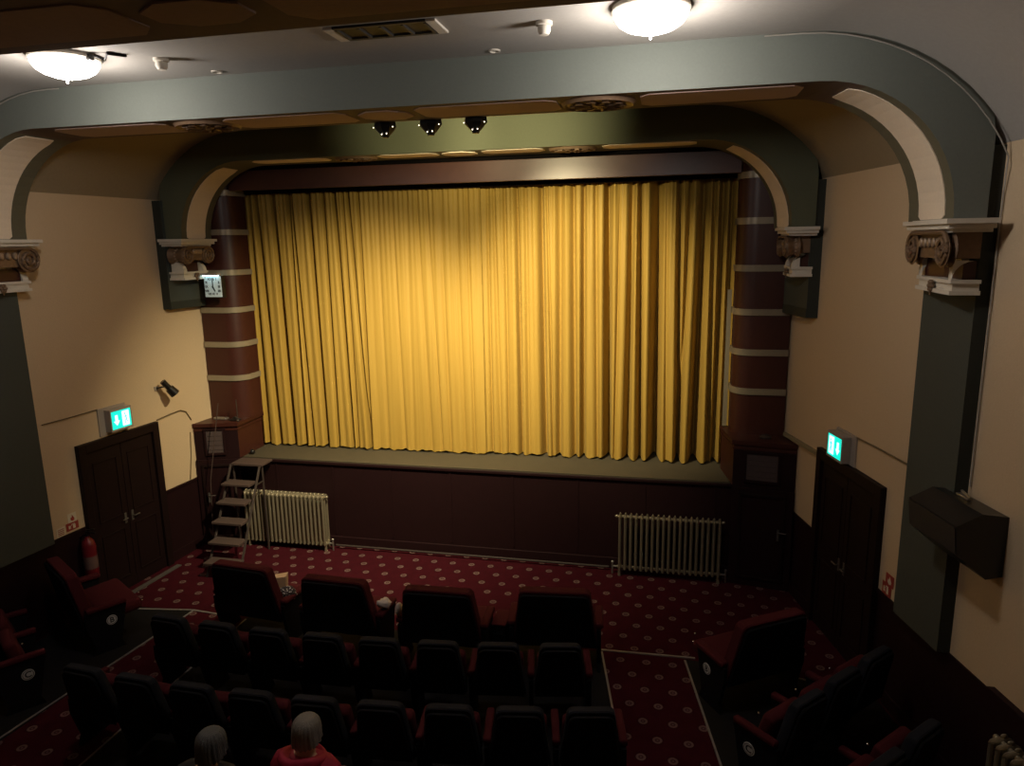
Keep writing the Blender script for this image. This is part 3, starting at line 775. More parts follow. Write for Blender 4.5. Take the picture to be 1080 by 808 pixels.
# small wall spotlight on the left wall
r, k = wall_thing('wall_spotlight', 'L', 9.36, 2.86, 'small black spotlight on an arm, left wall above the door', 'spotlight')
b = MB(); b.box((0, .012, 0), (.06, .024, .06), bev=.004); b.build('wall_plate', M['bezel'], r)
b = MB(); b.tube([(0, .02, 0), (0, .12, .03), (-.03, .16, .03)], .012, n=8); b.build('arm', M['black'], r, smooth=True)
b = MB(); b.tube([(.00, .15, .12), (-.07, .20, .0), (-.085, .21, -.025)], [.045, .045, .045], n=12); b.tube([(-.07, .20, .0), (-.13, .25, -.10)], [.065, .075], n=12); b.build('lamp_head', M['black'], r, smooth=True)

# clock on the left column
c = empty('wall_clock', (-7.18, 10.25, 4.37)); tag(c, 'square white clock with a lit top beside the left column', 'clock')
lb(c, 'case', M['black'], [(-.165, .165, 0, .09, -.18, .175)], .006)
lb(c, 'bracket', M['black'], [(-.05, .05, .09, .25, -.05, .05)], .004)
lb(c, 'dial', M['dial'], [(-.15, .15, -.012, 0, -.165, .165)], .002)
b = MB(); b.box((0, -.05, .20), (.30, .12, .03), bev=.004); b.build('lamp_hood', M['bezel'], c)
b = MB(); b.box((0, -.045, .178), (.26, .06, .012)); b.build('lamp_tube', M['clocklamp'], c)
RX = Matrix.Rotation(PI / 2, 4, 'X')
for i, t in enumerate(('XII', 'I', 'II', 'III', 'IIII', 'V', 'VI', 'VII', 'VIII', 'IX', 'X', 'XI')):
    a = rad(30 * i); k = .118 / max(abs(math.sin(a)), abs(math.cos(a))); k = min(k, .138)
    text_mesh(t, .052, M['ink'], 'numeral', c, Matrix.Translation((k * math.sin(a) * .95, -.014, k * math.cos(a))) @ RX, .0015)
b = MB()
b.hexa([(x, -.018, z) for x, z in ((-.010, -.02), (.010, -.02), (.006, .10), (-.006, .10))], [(x, -.015, z) for x, z in ((-.010, -.02), (.010, -.02), (.006, .10), (-.006, .10))])
b.build('minute_hand', M['ink'], c)
b = MB(); a = rad(152); P = [(-.014, -.015), (.014, -.015), (.008, .085), (-.008, .085)]; P = [(x * math.cos(a) + z * math.sin(a), -x * math.sin(a) + z * math.cos(a)) for x, z in P]
b.hexa([(x, -.022, z) for x, z in P], [(x, -.019, z) for x, z in P]); b.build('hour_hand', M['ink'], c)

# ------------------------------------------------------------------ ceiling fittings
def ceiling_light(x, y, label, e):
    r = empty('ceiling_light', (x, y, ZC)); tag(r, label, 'ceiling light', 'lit glass bowl lights on the ceiling')
    b = MB(); b.lathe((0, 0, 0), [(.28, 0), (.285, -.03), (.26, -.04), (.0, -.04)], n=32); b.build('ceiling_plate', M['white'], r, smooth=True)
    b = MB(); b.lathe((0, 0, -.04), [(.27, 0), (.265, -.03), (.235, -.075), (.18, -.11), (.10, -.135), (.03, -.145), (.0, -.146)], n=32); b.build('glass_bowl', M['lamp'], r, smooth=True)
    l = bpy.data.lights.new('bowl_glow', 'POINT'); l.energy = e; l.color = (1.0, .93, .86); l.shadow_soft_size = .12
    lo = bpy.data.objects.new('bowl_glow', l); COL.objects.link(lo); lo.location = (x, y, ZC - .34)
    b = MB(); b.lathe((0, 0, -.185), [(.0, 0.005), (.018, .002), (.02, -.012), (.009, -.022), (.012, -.032), (.0, -.042)], n=12); b.build('finial', M['steel'], r, smooth=True)
    return r
ceiling_light(-5.20, 5.65, 'lit glass bowl ceiling light at upper left', 58)
ceiling_light(-.18, 5.65, 'lit glass bowl ceiling light at upper right', 72)
# small bracket by the left light
b = MB(); b.tube([(-4.87, 5.62, 6.63), (-4.80, 5.66, 6.60), (-4.74, 5.62, 6.635), (-4.66, 5.75, 6.64)], .014, n=6); b.box((-4.93, 5.62, 6.615), (.08, .05, .05), bev=.006)
tag(b.build('ceiling_bracket', M['black']), 'small dark bracket on the ceiling beside the left bowl light', 'bracket')
def detector(x, y, label):
    r = empty('smoke_detector', (x, y, ZC)); tag(r, label, 'smoke detector', 'white smoke detectors on the ceiling')
    b = MB(); b.lathe((0, 0, 0), [(.065, 0), (.065, -.025), (.05, -.032), (.0, -.032)], n=20); b.build('base', M['white'], r, smooth=True)
    b = MB(); b.lathe((0, 0, -.032), [(.05, 0), (.052, -.03), (.036, -.062), (.0, -.066)], n=20); b.build('sensor_cap', M['white'], r, smooth=True)
detector(-.99, 5.81, 'white smoke detector right of centre, near the right bowl light')
detector(-4.47, 5.95, 'white smoke detector just right of the left bowl light')
for x, lab in ((-4.29, 'small flat ring fitting in the ceiling near the left detector'), (-1.55, 'small flat ring fitting in the ceiling left of the right detector')):
    b = MB(); b.lathe((x, 6.50, ZC), [(.05, .0), (.052, -.012), (.04, -.014), (.038, -.004), (0, -.004)], n=20)
    tag(b.build('ceiling_ring', M['white'], smooth=True), lab, 'ceiling ring', 'flat ring fittings')
r = empty('ceiling_vent', (-2.22, 5.66, ZC)); tag(r, 'louvred air vent in the ceiling left of centre', 'vent')
for x0 in (-.46, .38): lb(r, 'vent_end', M['white'], [(x0, x0 + .08, -.17, .17, -.02, 0)], .004)
lb(r, 'vent_box', M['vent'], [(-.38, .38, -.17, .17, -.004, 0), (-.38, .38, .13, .17, -.018, 0), (-.38, .38, -.17, -.13, -.018, 0)], 0)
for i in range(5): lb(r, 'louvre', M['vent'], [(-.36 + .18 * i - .012, -.36 + .18 * i + .012, -.13, .13, -.022, -.004)], 0)

# three hanging spot lamps behind the near arch
SP = []
for x, lab in ((-3.01, 'left of three dark lamps hanging behind the near arch'), (-2.50, 'middle of three dark lamps hanging behind the near arch'), (-2.01, 'right one of three dark lamps hanging behind the near arch')):
    r = empty('hanging_lamp', (x, 7.52, 6.40)); tag(r, lab, 'lamp', 'dark lamps behind the near arch')
    b = MB(); b.tube([(0, 0, .25), (0, 0, -.12)], .018, n=8); b.tube([(0, 0, .245), (0, -.09, .245)], .012, n=6); b.build('drop_rod', M['black'], r)
    b = MB(); b.lathe((0, 0, -.11), [(.02, .02), (.115, .0), (.125, -.07), (.08, -.12), (.045, -.155), (.035, -.175), (.0, -.178)], n=8); b.build('housing', M['black'], r)
    for a, z, q in ((-150, -.185, .126), (-30, -.185, .126), (-110, -.255, .062), (-60, -.25, .068)):
        b = MB(); b.sphere((q * math.cos(rad(a)), q * math.sin(rad(a)), z), .0065, u=8, v=6); b.build('small_bulb', M['bulb'], r)
    SP.append(Vector((x, 7.70, 6.15)))

# ------------------------------------------------------------------ radiators
def radiator(label, n, pitch, h, P, rz):
    r = empty('radiator', P, rz); tag(r, label, 'radiator', 'old column radiators')
    def section_mesh():
        b = MB()
        for y in (-.075, 0, .075): b.tube([(0, y, .12), (0, y, h - .05)], [.021, .021], n=8)
        for z, hh in ((.12, .035), (h - .05, .045)):
            b.sphere((0, 0, z), (.026, .105, hh), u=10, v=8)
        b.tube([(-pitch / 2, 0, h - .05), (pitch / 2, 0, h - .05)], .024, n=8); b.tube([(-pitch / 2, 0, .12), (pitch / 2, 0, .12)], .024, n=8)
        b.sphere((0, -.02, h - .008), (.014, .035, .03), u=8, v=6)
        return b
    s0 = section_mesh().build('section', M['silver'], r, smooth=True)
    for i in range(n):
        s = s0 if i == 0 else s0.copy()
        if i: COL.objects.link(s); s.parent = r
        s.location = ((i - (n - 1) / 2) * pitch, 0, 0)
    e = n / 2 * pitch
    for sx in (-1, 1):
        b = MB(); b.tube([(sx * (e - pitch / 2), -.05, .12), (sx * (e - pitch / 2), -.05, 0)], [.02, .026], n=8); b.tube([(sx * (e - pitch / 2), .06, .12), (sx * (e - pitch / 2), .06, 0)], [.02, .026], n=8)
        b.build('foot', M['silver'], r, smooth=True)
        b = MB(); b.tube([(sx * e, 0, .12), (sx * (e + .07), 0, .12)], .016, n=8); b.tube([(sx * (e + .07), 0, .0), (sx * (e + .07), 0, .18)], .014, n=8); b.sphere((sx * (e + .07), 0, .19), (.024, .024, .02), u=10, v=6)
        b.build('valve', M['steel'], r, smooth=True)
    b = MB(); b.sphere((-e - .01, 0, h - .05), (.03, .026, .026), u=10, v=6); b.sphere((e + .01, 0, h - .05), (.03, .026, .026), u=10, v=6); b.build('end_plug', M['silver'], r, smooth=True)
    return r
radiator('silver column radiator against the left end of the stage front', 20, .074, .98, (-6.17, 10.185, 0), 0)
radiator('silver column radiator against the right end of the stage front', 19, .080, .98, (.09, 10.185, 0), 0)
radiator('column radiator at the bottom right beside the right wall', 12, .080, 1.08, (xR(5.27) - .185, 5.27, 0), AR * -1 + PI / 2)

# heating pipe along the stage foot
b = MB(); b.tube([(-5.35, 10.27, .06), (-.80, 10.27, .06)], .018, n=8)
tag(b.build('heating_pipe', M['stepfr'], smooth=True), 'thin pipe along the foot of the stage between the radiators', 'pipe')

# ------------------------------------------------------------------ stage steps
r = empty('stage_steps', (-6.8, 9.7, 0)); tag(r, 'dark open wooden steps leading up to the left end of the stage', 'steps')
def W(x, y, z): return (x + 6.8, y - 9.7, z)
tops = [((-7.16, -6.50), 9.97, 10.30, 1.50), ((-7.04, -6.50), 9.66, 9.90, 1.25), ((-7.04, -6.50), 9.48, 9.72, 1.0), ((-6.99, -6.44), 9.28, 9.52, .75), ((-6.95, -6.40), 9.08, 9.32, .50), ((-6.91, -6.36), 8.88, 9.12, .25)]
for i, ((x0, x1), y0, y1, z) in enumerate(tops):
    x0, x1 = ((-6.985, -6.42), (-6.985, -6.48), (-6.98, -6.47), (-6.95, -6.42), (-6.90, -6.36), (-6.87, -6.32))[i]
    b = MB(); p = W((x0 + x1) / 2, (y0 + y1) / 2, z - .018); b.box(p, (x1 - x0, y1 - y0, .036), bev=.005); b.build('tread', M['tread'], r)
for x, xb in ((-6.985, -6.86), (-6.46, -6.31)):
    b = MB(); a, c_ = Vector(W(xb, 8.93, 0)), Vector(W(x, 9.97, 1.47)); b.tube([a, c_], .020, n=6); b.build('stringer', M['stepfr'], r)
    b = MB(); b.tube([Vector(W(x, 10.04, 0)), Vector(W(x, 10.04, 1.47))], .018, n=6); b.tube([Vector(W(x, 10.04, 1.2)), Vector(W(x, 9.80, 1.2))], .014, n=6); b.build('back_leg', M['stepfr'], r)

# rods and odds and ends on the left pedestal
b = MB(); b.tube([(-7.40, 9.88, .0), (-7.36, 9.93, 1.2), (-7.13, 10.0, 2.50)], .007, n=6); tag(b.build('slim_pole', M['tread'], smooth=True), 'slim metal pole leaning before the left pedestal', 'pole')
b = MB(); b.tube([(-7.0, 10.30, 2.121), (-7.0, 10.30, 2.50)], .009, n=6); b.sphere((-7.0, 10.30, 2.14), .024, u=10, v=6); tag(b.build('upright_rod', M['stepfr'], smooth=True), 'dark upright rod at the corner of the left pedestal', 'rod')
b = MB(); b.box((-7.38, 10.40, 2.14), (.24, .10, .035), bev=.01); b.tube([(-7.5, 10.38, 2.15), (-7.28, 10.36, 2.165)], .012, n=6); tag(b.build('small_tray', M['steel']), 'small shiny tray lying on the left pedestal', 'tray')
b = MB(); b.lathe((-7.12, 10.40, 2.122), [(.09, 0), (.10, .015), (.05, .03), (.02, .06), (0, .065)], n=16); tag(b.build('dark_dish', M['black'], smooth=True), 'dark round dish lying on the left pedestal', 'dish')
b = MB(); b.lathe((1.40, 10.38, 2.182), [(.08, 0), (.085, .02), (.05, .05), (0, .055)], n=16); tag(b.build('small_dish', M['stepfr'], smooth=True), 'small dull dish lying on the right pedestal', 'dish')
b = MB(); b.sphere((-6.91, 10.50, ZST + .045), .045, u=16, v=10); o = b.build('door_knob_ball', M['black'], smooth=True); tag(o, 'small glossy black ball on the stage by the left pedestal', 'ball'); o.name = 'black_ball'
o.data.materials[0].node_tree.nodes['Principled BSDF'].inputs['Roughness'].default_value = .3

# fire extinguisher
r = empty('fire_extinguisher', (-7.765, 7.74, .47)); tag(r, 'red fire extinguisher hanging on the dado between the left pilaster and door', 'extinguisher')
b = MB(); b.lathe((0, 0, .02), [(.0, 0), (.085, 0), (.09, .02), (.09, .48), (.075, .55), (.035, .59), (.03, .62), (0, .62)], n=24); b.build('cylinder_body', M['extred'], r, smooth=True)
b = MB(); b.box((-.098, 0, .42), (.02, .05, .3), bev=.003); b.build('wall_bracket', M['black'], r)
b = MB(); b.tube([(0, 0, .64), (0, 0, .69)], .024, n=10); b.box((.06, 0, .70), (.16, .025, .02), bev=.004); b.box((.06, 0, .74), (.15, .025, .015), R=Matrix.Rotation(-.2, 3, 'Y'), bev=.004); b.build('valve_handle', M['black'], r)
b = MB(); b.tube([(-.03, 0, .66), (-.10, 0, .62), (-.125, .0, .45), (-.11, 0, .22), (-.10, 0, .12)], [.012, .012, .012, .014, .02], n=8); b.build('hose', M['black'], r, smooth=True)
b = MB(); b.lathe((0, 0, .18), [(.0915, 0), (.0915, .18)], n=24, cap=False); b.build('paper_label', M['extlabel'], r, smooth=True)

# surround speaker on the right wall
r, k = wall_thing('wall_speaker', 'R', 6.50, 2.50, 'large black wedge speaker mounted on the right wall', 'speaker')
b = MB()
prof = [(.0, .24), (.22, .27), (.43, .17), (.40, -.08), (.14, -.30), (0, -.28)]
b.hexa([(-.34, y, z) for y, z in prof], [(.34, y, z) for y, z in prof])
b.build('cabinet', M['black'], r)
b = MB(); b.hexa([(-.33, y, z) for y, z in ((.425, .16), (.436, .16), (.408, -.07), (.397, -.07))], [(.33, y, z) for y, z in ((.425, .16), (.436, .16), (.408, -.07), (.397, -.07))]); b.build('grille', M['vent'], r)
b = MB(); b.box((.08, .10, .268), (.16, .05, .02), bev=.004); b.tube([(.0, .1, .28), (.18, .06, .285)], .012, n=6); b.build('mounting_bracket', M['steel'], r)

# ------------------------------------------------------------------ floor trims
def slab(name, P, z0, z1, m, label, cat, kind=None):
    b = MB(); b.hexa([(x, y, z0) for x, y in P], [(x, y, z1) for x, y in P]); return tag(b.build(name, m), label, cat, kind=kind)
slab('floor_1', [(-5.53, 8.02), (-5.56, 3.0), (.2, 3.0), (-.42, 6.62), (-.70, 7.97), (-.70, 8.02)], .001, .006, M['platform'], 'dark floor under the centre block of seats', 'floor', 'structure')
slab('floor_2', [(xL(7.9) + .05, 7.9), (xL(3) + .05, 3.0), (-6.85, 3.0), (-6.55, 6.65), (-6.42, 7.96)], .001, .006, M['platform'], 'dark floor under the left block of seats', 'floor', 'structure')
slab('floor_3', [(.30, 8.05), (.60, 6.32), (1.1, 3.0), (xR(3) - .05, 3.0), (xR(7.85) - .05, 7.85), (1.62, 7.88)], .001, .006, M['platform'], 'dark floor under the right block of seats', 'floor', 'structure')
def strip(P, label, w=.028):
    b = MB()
    for (p, q) in zip(P, P[1:]):
        p, q = Vector((*p, 0)), Vector((*q, 0)); d = (q - p).normalized(); n = Vector((-d.y, d.x, 0)) * w / 2
        b.hexa([p + n, q + n, q - n, p - n], [x + Vector((0, 0, .012)) for x in (p + n, q + n, q - n, p - n)])
    tag(b.build('aisle_strip', M['strip']), label, 'floor strip', 'metal strips edging the carpeted aisles')
strip([(-.71, 8.06), (.42, 8.09)], 'metal strip across the front of the right aisle')
strip([(-.70, 8.02), (-.42, 6.62), (.02, 4.4)], 'metal strip down the left edge of the right aisle', .022)
strip([(.30, 8.02), (.60, 6.32), (.95, 4.3)], 'metal strip down the right edge of the right aisle', .022)
strip([(-7.25, 7.86), (-6.42, 7.98), (-5.68, 7.92)], 'metal strip across the front of the left aisle')
strip([(-6.40, 7.96), (-6.55, 6.65), (-6.8, 4.4)], 'metal strip down the left edge of the left aisle', .022)
strip([(-5.53, 7.90), (-5.54, 6.2), (-5.56, 4.4)], 'metal strip down the right edge of the left aisle', .022)
strip([(1.44, 7.93), (1.72, 7.86)], 'short metal strip behind the slanted right front seat')

# ------------------------------------------------------------------ seats
def seat_outline(wt, wb, h, n=5, r=.07):
    P = [(-wb / 2, 0), (wb / 2, 0)]
    for k in range(n + 1):
        a = rad(90) * k / n; P.append((wt / 2 - r + r * math.cos(a), h - r + r * math.sin(a)))
    for k in range(n + 1):
        a = rad(90) + rad(90) * k / n; P.append((-wt / 2 + r + r * math.cos(a), h - r + r * math.sin(a)))
    return P
def back_slab(b, P, y0, y1, z0, tilt, sc_=1.0):
    """extrude outline between y0 (rear) and y1 (front) with softened front edge, tilt leaning backwards"""
    h = max(z for _, z in P)
    def ring(y, k): return [(x * k, y - z * tilt, z0 + (z - h / 2) * k + h / 2) for x, z in P]
    rows = [ring(y0, .97), ring(y0 + .012, 1.0), ring(y1 - .02, 1.0), ring(y1, .94)]
    V = b.grid(rows, 0, True)
    b.bm.faces.new(V[0]); b.bm.faces.new(V[-1])
BIG, STD = dict(w=1.02, wt=.80, wb=.98, h=.72, z0=.34), dict(w=.60, wt=.40, wb=.52, h=.60, z0=.38)
def make_seat(big, right_arm=False, letter=None, plate_side=1, bolts=0, left_arm=True):
    k = BIG if big else STD
    r = empty('cinema_seat')
    P = seat_outline(k['wt'], k['wb'], k['h'])
    b = MB(); back_slab(b, P, -.035, .0, k['z0'], .20); b.build('back_shell', M['shell'], r, smooth=True)
    b = MB(); P2 = seat_outline(k['wt'] + .025, k['wb'] + .02, k['h'] + .03)
    back_slab(b, P2, .001, .10 if not big else .15, k['z0'], .20); b.build('backrest', M['redcl'] if big else M['navycl'], r, smooth=True)
    b = MB(); sw = k['wb'] - .04 if not big else k['wb'] - .06
    if big: b.box((0, .42, .43), (sw, .50, .15), R=Matrix.Rotation(.06, 3, 'X'), bev=.05, seg=3)
    else: b.box((0, .20, .57), (sw, .13, .40), R=Matrix.Rotation(.28, 3, 'X'), bev=.045, seg=3)
    sc_ = b.build('seat_cushion', M['redcl'], r, smooth=True)
    if bolts:
        for dz in (0, 1):
            b = MB(); b.sphere((plate_side * (sw / 2 - .03), (.675 if big else .30) - dz * .03, .47 + dz * .12 if big else .52 + dz * .2), .013, u=8, v=6); b.build('hinge_bolt', M['chrome'], sc_, smooth=True)
    b = MB(); b.box((0, .25, .36 if big else .37), (sw, .40 if big else .06, .05), bev=.006); b.build('seat_frame', M['black'], r)
    sides = ([-1] if left_arm else []) + ([1] if right_arm else [])
    for s in sides:
        x = s * k['w'] / 2
        b = MB()
        Q = [(.02, 0), (.40, 0), (.36, .10), (.44, .50), (.46, .56), (-.02, .56), (-.02, .40), (.06, .10)]
        b.hexa([(x - .022, y, z) for y, z in Q], [(x + .022, y, z) for y, z in Q]); pn = b.build('side_panel', M['shell'], r)
        b = MB(); b.box((x, .23, .60), (.075 if not big else .10, .46, .06), bev=.02, seg=3); b.build('armrest', M['redcl'], r, smooth=True)
        if letter and s == plate_side:
            yy, zz = .27, .40
            b = MB(); b.lathe((x + s * .022, yy, zz), [(.0, 0), (.062, 0), (.062, s * .006), (.0, s * .006)], axis='X', n=28); pt = b.build('row_plate', M['signwhite'], pn, smooth=True); pt['label'] = 'round white row plate with the letter ' + letter
            Mt = Matrix.Translation((x + s * .030, yy, zz)) @ Matrix.Rotation(s * PI / 2, 4, 'Z') @ Matrix.Rotation(PI / 2, 4, 'X')
            text_mesh(letter, .095, M['ink'], 'row_letter', pt, Mt, .002)
            b = MB()
            pts = [(x + s * .029, yy + .051 * math.cos(2 * PI * i / 24), zz + .051 * math.sin(2 * PI * i / 24)) for i in range(25)]
            b.tube(pts, .003, n=4, cap=False); b.build('plate_ring', M['ink'], pt)
    return r
def put(r, x, y, rz, label, group):
    r.location = (x, y, .006); r.rotation_euler.z = rz; tag(r, label, 'seat', group)
# origin is the foot of the back; the top of the back leans ~0.15 m behind it
GB = 'wide seats of the front row'
def bigx(x): return 7.15 + .03 * (x + 3.6) ** 2 + .18
bx_ = [(-5.14, 7.44), (-3.82, 7.30), (-2.52, 7.28), (-1.20, 7.50)]
labs = ['leftmost wide seat of the centre front row, patterned bag beside its arm', 'wide front-row seat second from the left, pale tissue beside its arm', 'wide front-row seat third from the left, left of the empty console gap', 'wide front-row seat at the right end beside the aisle']
big0 = make_seat(True, True)
for i, ((x, y), lb_) in enumerate(zip(bx_, labs)):
    s = big0 if i == 0 else copy_tree(big0)
    put(s, x, y, .05 * (x + 3.4) , lb_, GB)
ordn = ['first', 'second', 'third', 'fourth', 'fifth', 'sixth', 'seventh', 'eighth', 'ninth']
std0 = make_seat(False); stdE = make_seat(False, True)
GC, GD = 'dark seats of the second centre row', 'dark seats of the third centre row'
first = True
for i in range(8):
    x = -5.30 + .615 * i
    end = i == 7
    s = stdE if end else (std0 if first else copy_tree(std0)); first = False
    y = 6.11 + .030 * (x + 4.1) ** 2 + .13
    put(s, x, y, math.atan(.06 * (x + 4.1)), 'dark tip-up seat, %s from the left in the row behind the wide seats' % ordn[i] if i < 7 else 'dark tip-up seat at the right end of the row behind the wide seats', GC)
for i in range(9):
    x = -5.48 + .612 * i
    s = copy_tree(stdE if i == 8 else std0)
    y = 5.10 + .027 * (x + 4.2) ** 2 + .13
    put(s, x, y, math.atan(.054 * (x + 4.2)), 'dark tip-up seat, %s from the left in the nearest full centre row' % ordn[i] if i < 8 else 'dark tip-up seat at the right end of the nearest full centre row', GD)
# seats under the two people
for x, y, lb_ in ((-3.40, 4.02, 'dark seat under the grey-haired person in dark clothes'), (-2.72, 4.05, 'dark seat under the person in the red jacket')):
    s = make_seat(False, True); put(s, x, y, .03, lb_, 'occupied seats')
    for ch in s.children:
        if ch.name.startswith('seat_cushion'):
            b = MB(); b.box((0, .34, .395), (.48, .46, .11), bev=.045, seg=3); ob = b.build('seat_cushion', M['redcl'], s, smooth=True); bpy.data.objects.remove(ch)
            break
# slanted blocks
def face(ang): return ang     # rotation about z from facing +Y
s = make_seat(True, True, 'B', 1, 1); put(s, -7.36, 6.98, rad(-31), 'slanted wide front seat at far left with a letter B plate', 'slanted seats of the left block')
s = make_seat(False, True, 'C', 1, 1); put(s, -7.22, 5.72, rad(-36), 'slanted seat at the left edge with a letter C plate', 'slanted seats of the left block')
s = copy_tree(std0); put(s, -7.72, 6.08, rad(-36), 'slanted seat against the left wall beside the letter C seat', 'slanted seats of the left block')
s = make_seat(True, True, 'B', -1, 1); put(s, 1.10, 7.33, rad(33), 'slanted wide front seat at right with a letter B plate', 'slanted seats of the right block')
s = make_seat(False, False, 'C', -1, 1); put(s, 1.24, 6.10, rad(46), 'slanted right-block seat with a letter C plate', 'slanted seats of the right block')
rb = make_seat(False, False, None, -1, 1)
for i, (x, y, lb_) in enumerate(((1.63, 6.53, 'slanted right-block seat next to the letter C seat'), (2.02, 6.96, 'slanted right-block seat nearest the right pilaster'), (1.70, 5.42, 'slanted seat of the third right-block row, nearest the aisle'), (2.10, 5.85, 'slanted seat of the third right-block row, nearest the right wall'))):
    s = rb if i == 0 else copy_tree(rb); put(s, x, y, rad(46), lb_, 'slanted seats of the right block')
# console between the two right front seats
r = empty('drinks_console', (-1.88, 7.55, 0)); tag(r, 'narrow console with a metal bar between the two right front seats', 'console')
b = MB(); b.box((0, .12, .26), (.16, .34, .52), bev=.01); b.build('console_body', M['shell'], r)
b = MB(); b.box((0, .12, .535), (.18, .36, .03), bev=.012); b.build('console_top', M['redcl'], r)
b = MB(); b.box((.0, -.055, .42), (.10, .01, .012)); b.build('metal_bar', M['chrome'], r)

# ------------------------------------------------------------------ loose things on the front row
def blob(name, c, d, m, label, cat, seed, amp=.25, rz=0):
    rr = random.Random(seed); b = MB()
    o = bmesh.ops.create_icosphere(b.bm, subdivisions=3, radius=1)
    ph = [rr.uniform(0, 6.28) for _ in range(6)]
    for v in o['verts']:
        p = v.co; k = 1 + amp * (.5 * math.sin(5 * p.x + ph[0]) * math.sin(4 * p.y + ph[1]) + .4 * math.sin(9 * p.z + ph[2] + 3 * p.x) * math.sin(7 * p.y + ph[3]))
        q = Vector((p.x * d[0] * k, p.y * d[1] * k, max(-.95, p.z) * d[2] * k))
        v.co = Matrix.Rotation(rz, 3, 'Z') @ q
    z = min(v.co.z for v in b.bm.verts)
    for v in b.bm.verts: v.co += Vector((c[0], c[1], c[2] - z))
    ob = b.build(name, m, smooth='all'); return tag(ob, label, cat)
blob('patterned_bag', (-4.69, 7.61, .512), (.12, .10, .095), M['speckle'], 'dark bag with white speckled pattern between the two left front seats', 'bag', 1)
b = MB(); b.hexa([(-4.98, 7.80, .512), (-4.82, 7.84, .512), (-4.80, 7.74, .512), (-4.95, 7.70, .512)], [(-4.97, 7.81, .76), (-4.81, 7.86, .78), (-4.78, 7.75, .77), (-4.93, 7.72, .75)])
tag(b.build('paper_bag', M['tan']), 'tan paper bag standing on the left front seat', 'bag')
blob('crumpled_tissue', (-3.30, 7.46, .634), (.085, .07, .055), M['paper'], 'crumpled pale tissue on the armrest of the second front seat', 'tissue', 4, .5)
b = MB(); b.sphere((-3.05, 7.31, .722), (.045, .07, .085)); tag(b.build('white_bundle', M['paper'], smooth='all'), 'white rounded bundle at the left side of the third front seat', 'bundle')

# ------------------------------------------------------------------ people
def skin_body(name, verts, edges, radii, root, m, parent=None, sub=1):
    me = bpy.data.meshes.new(name); me.from_pydata([tuple(v) for v in verts], edges, [])
    o = bpy.data.objects.new(name, me); COL.objects.link(o)
    md = o.modifiers.new('skin', 'SKIN'); md.use_smooth_shade = True
    sv = me.skin_vertices[0].data
    for i, rr in enumerate(radii): sv[i].radius = (rr, rr) if not isinstance(rr, tuple) else rr; sv[i].use_root = (i in root)
    s = o.modifiers.new('sub', 'SUBSURF'); s.levels = sub; s.render_levels = sub
    dg = bpy.context.evaluated_depsgraph_get(); dg.update()
    m2 = bpy.data.meshes.new_from_object(o.evaluated_get(dg)); o.modifiers.clear(); o.data = m2
    bpy.data.meshes.remove(me); m2.materials.clear(); m2.materials.append(m)
    for p in m2.polygons: p.use_smooth = True
    if parent: o.parent = parent
    return o
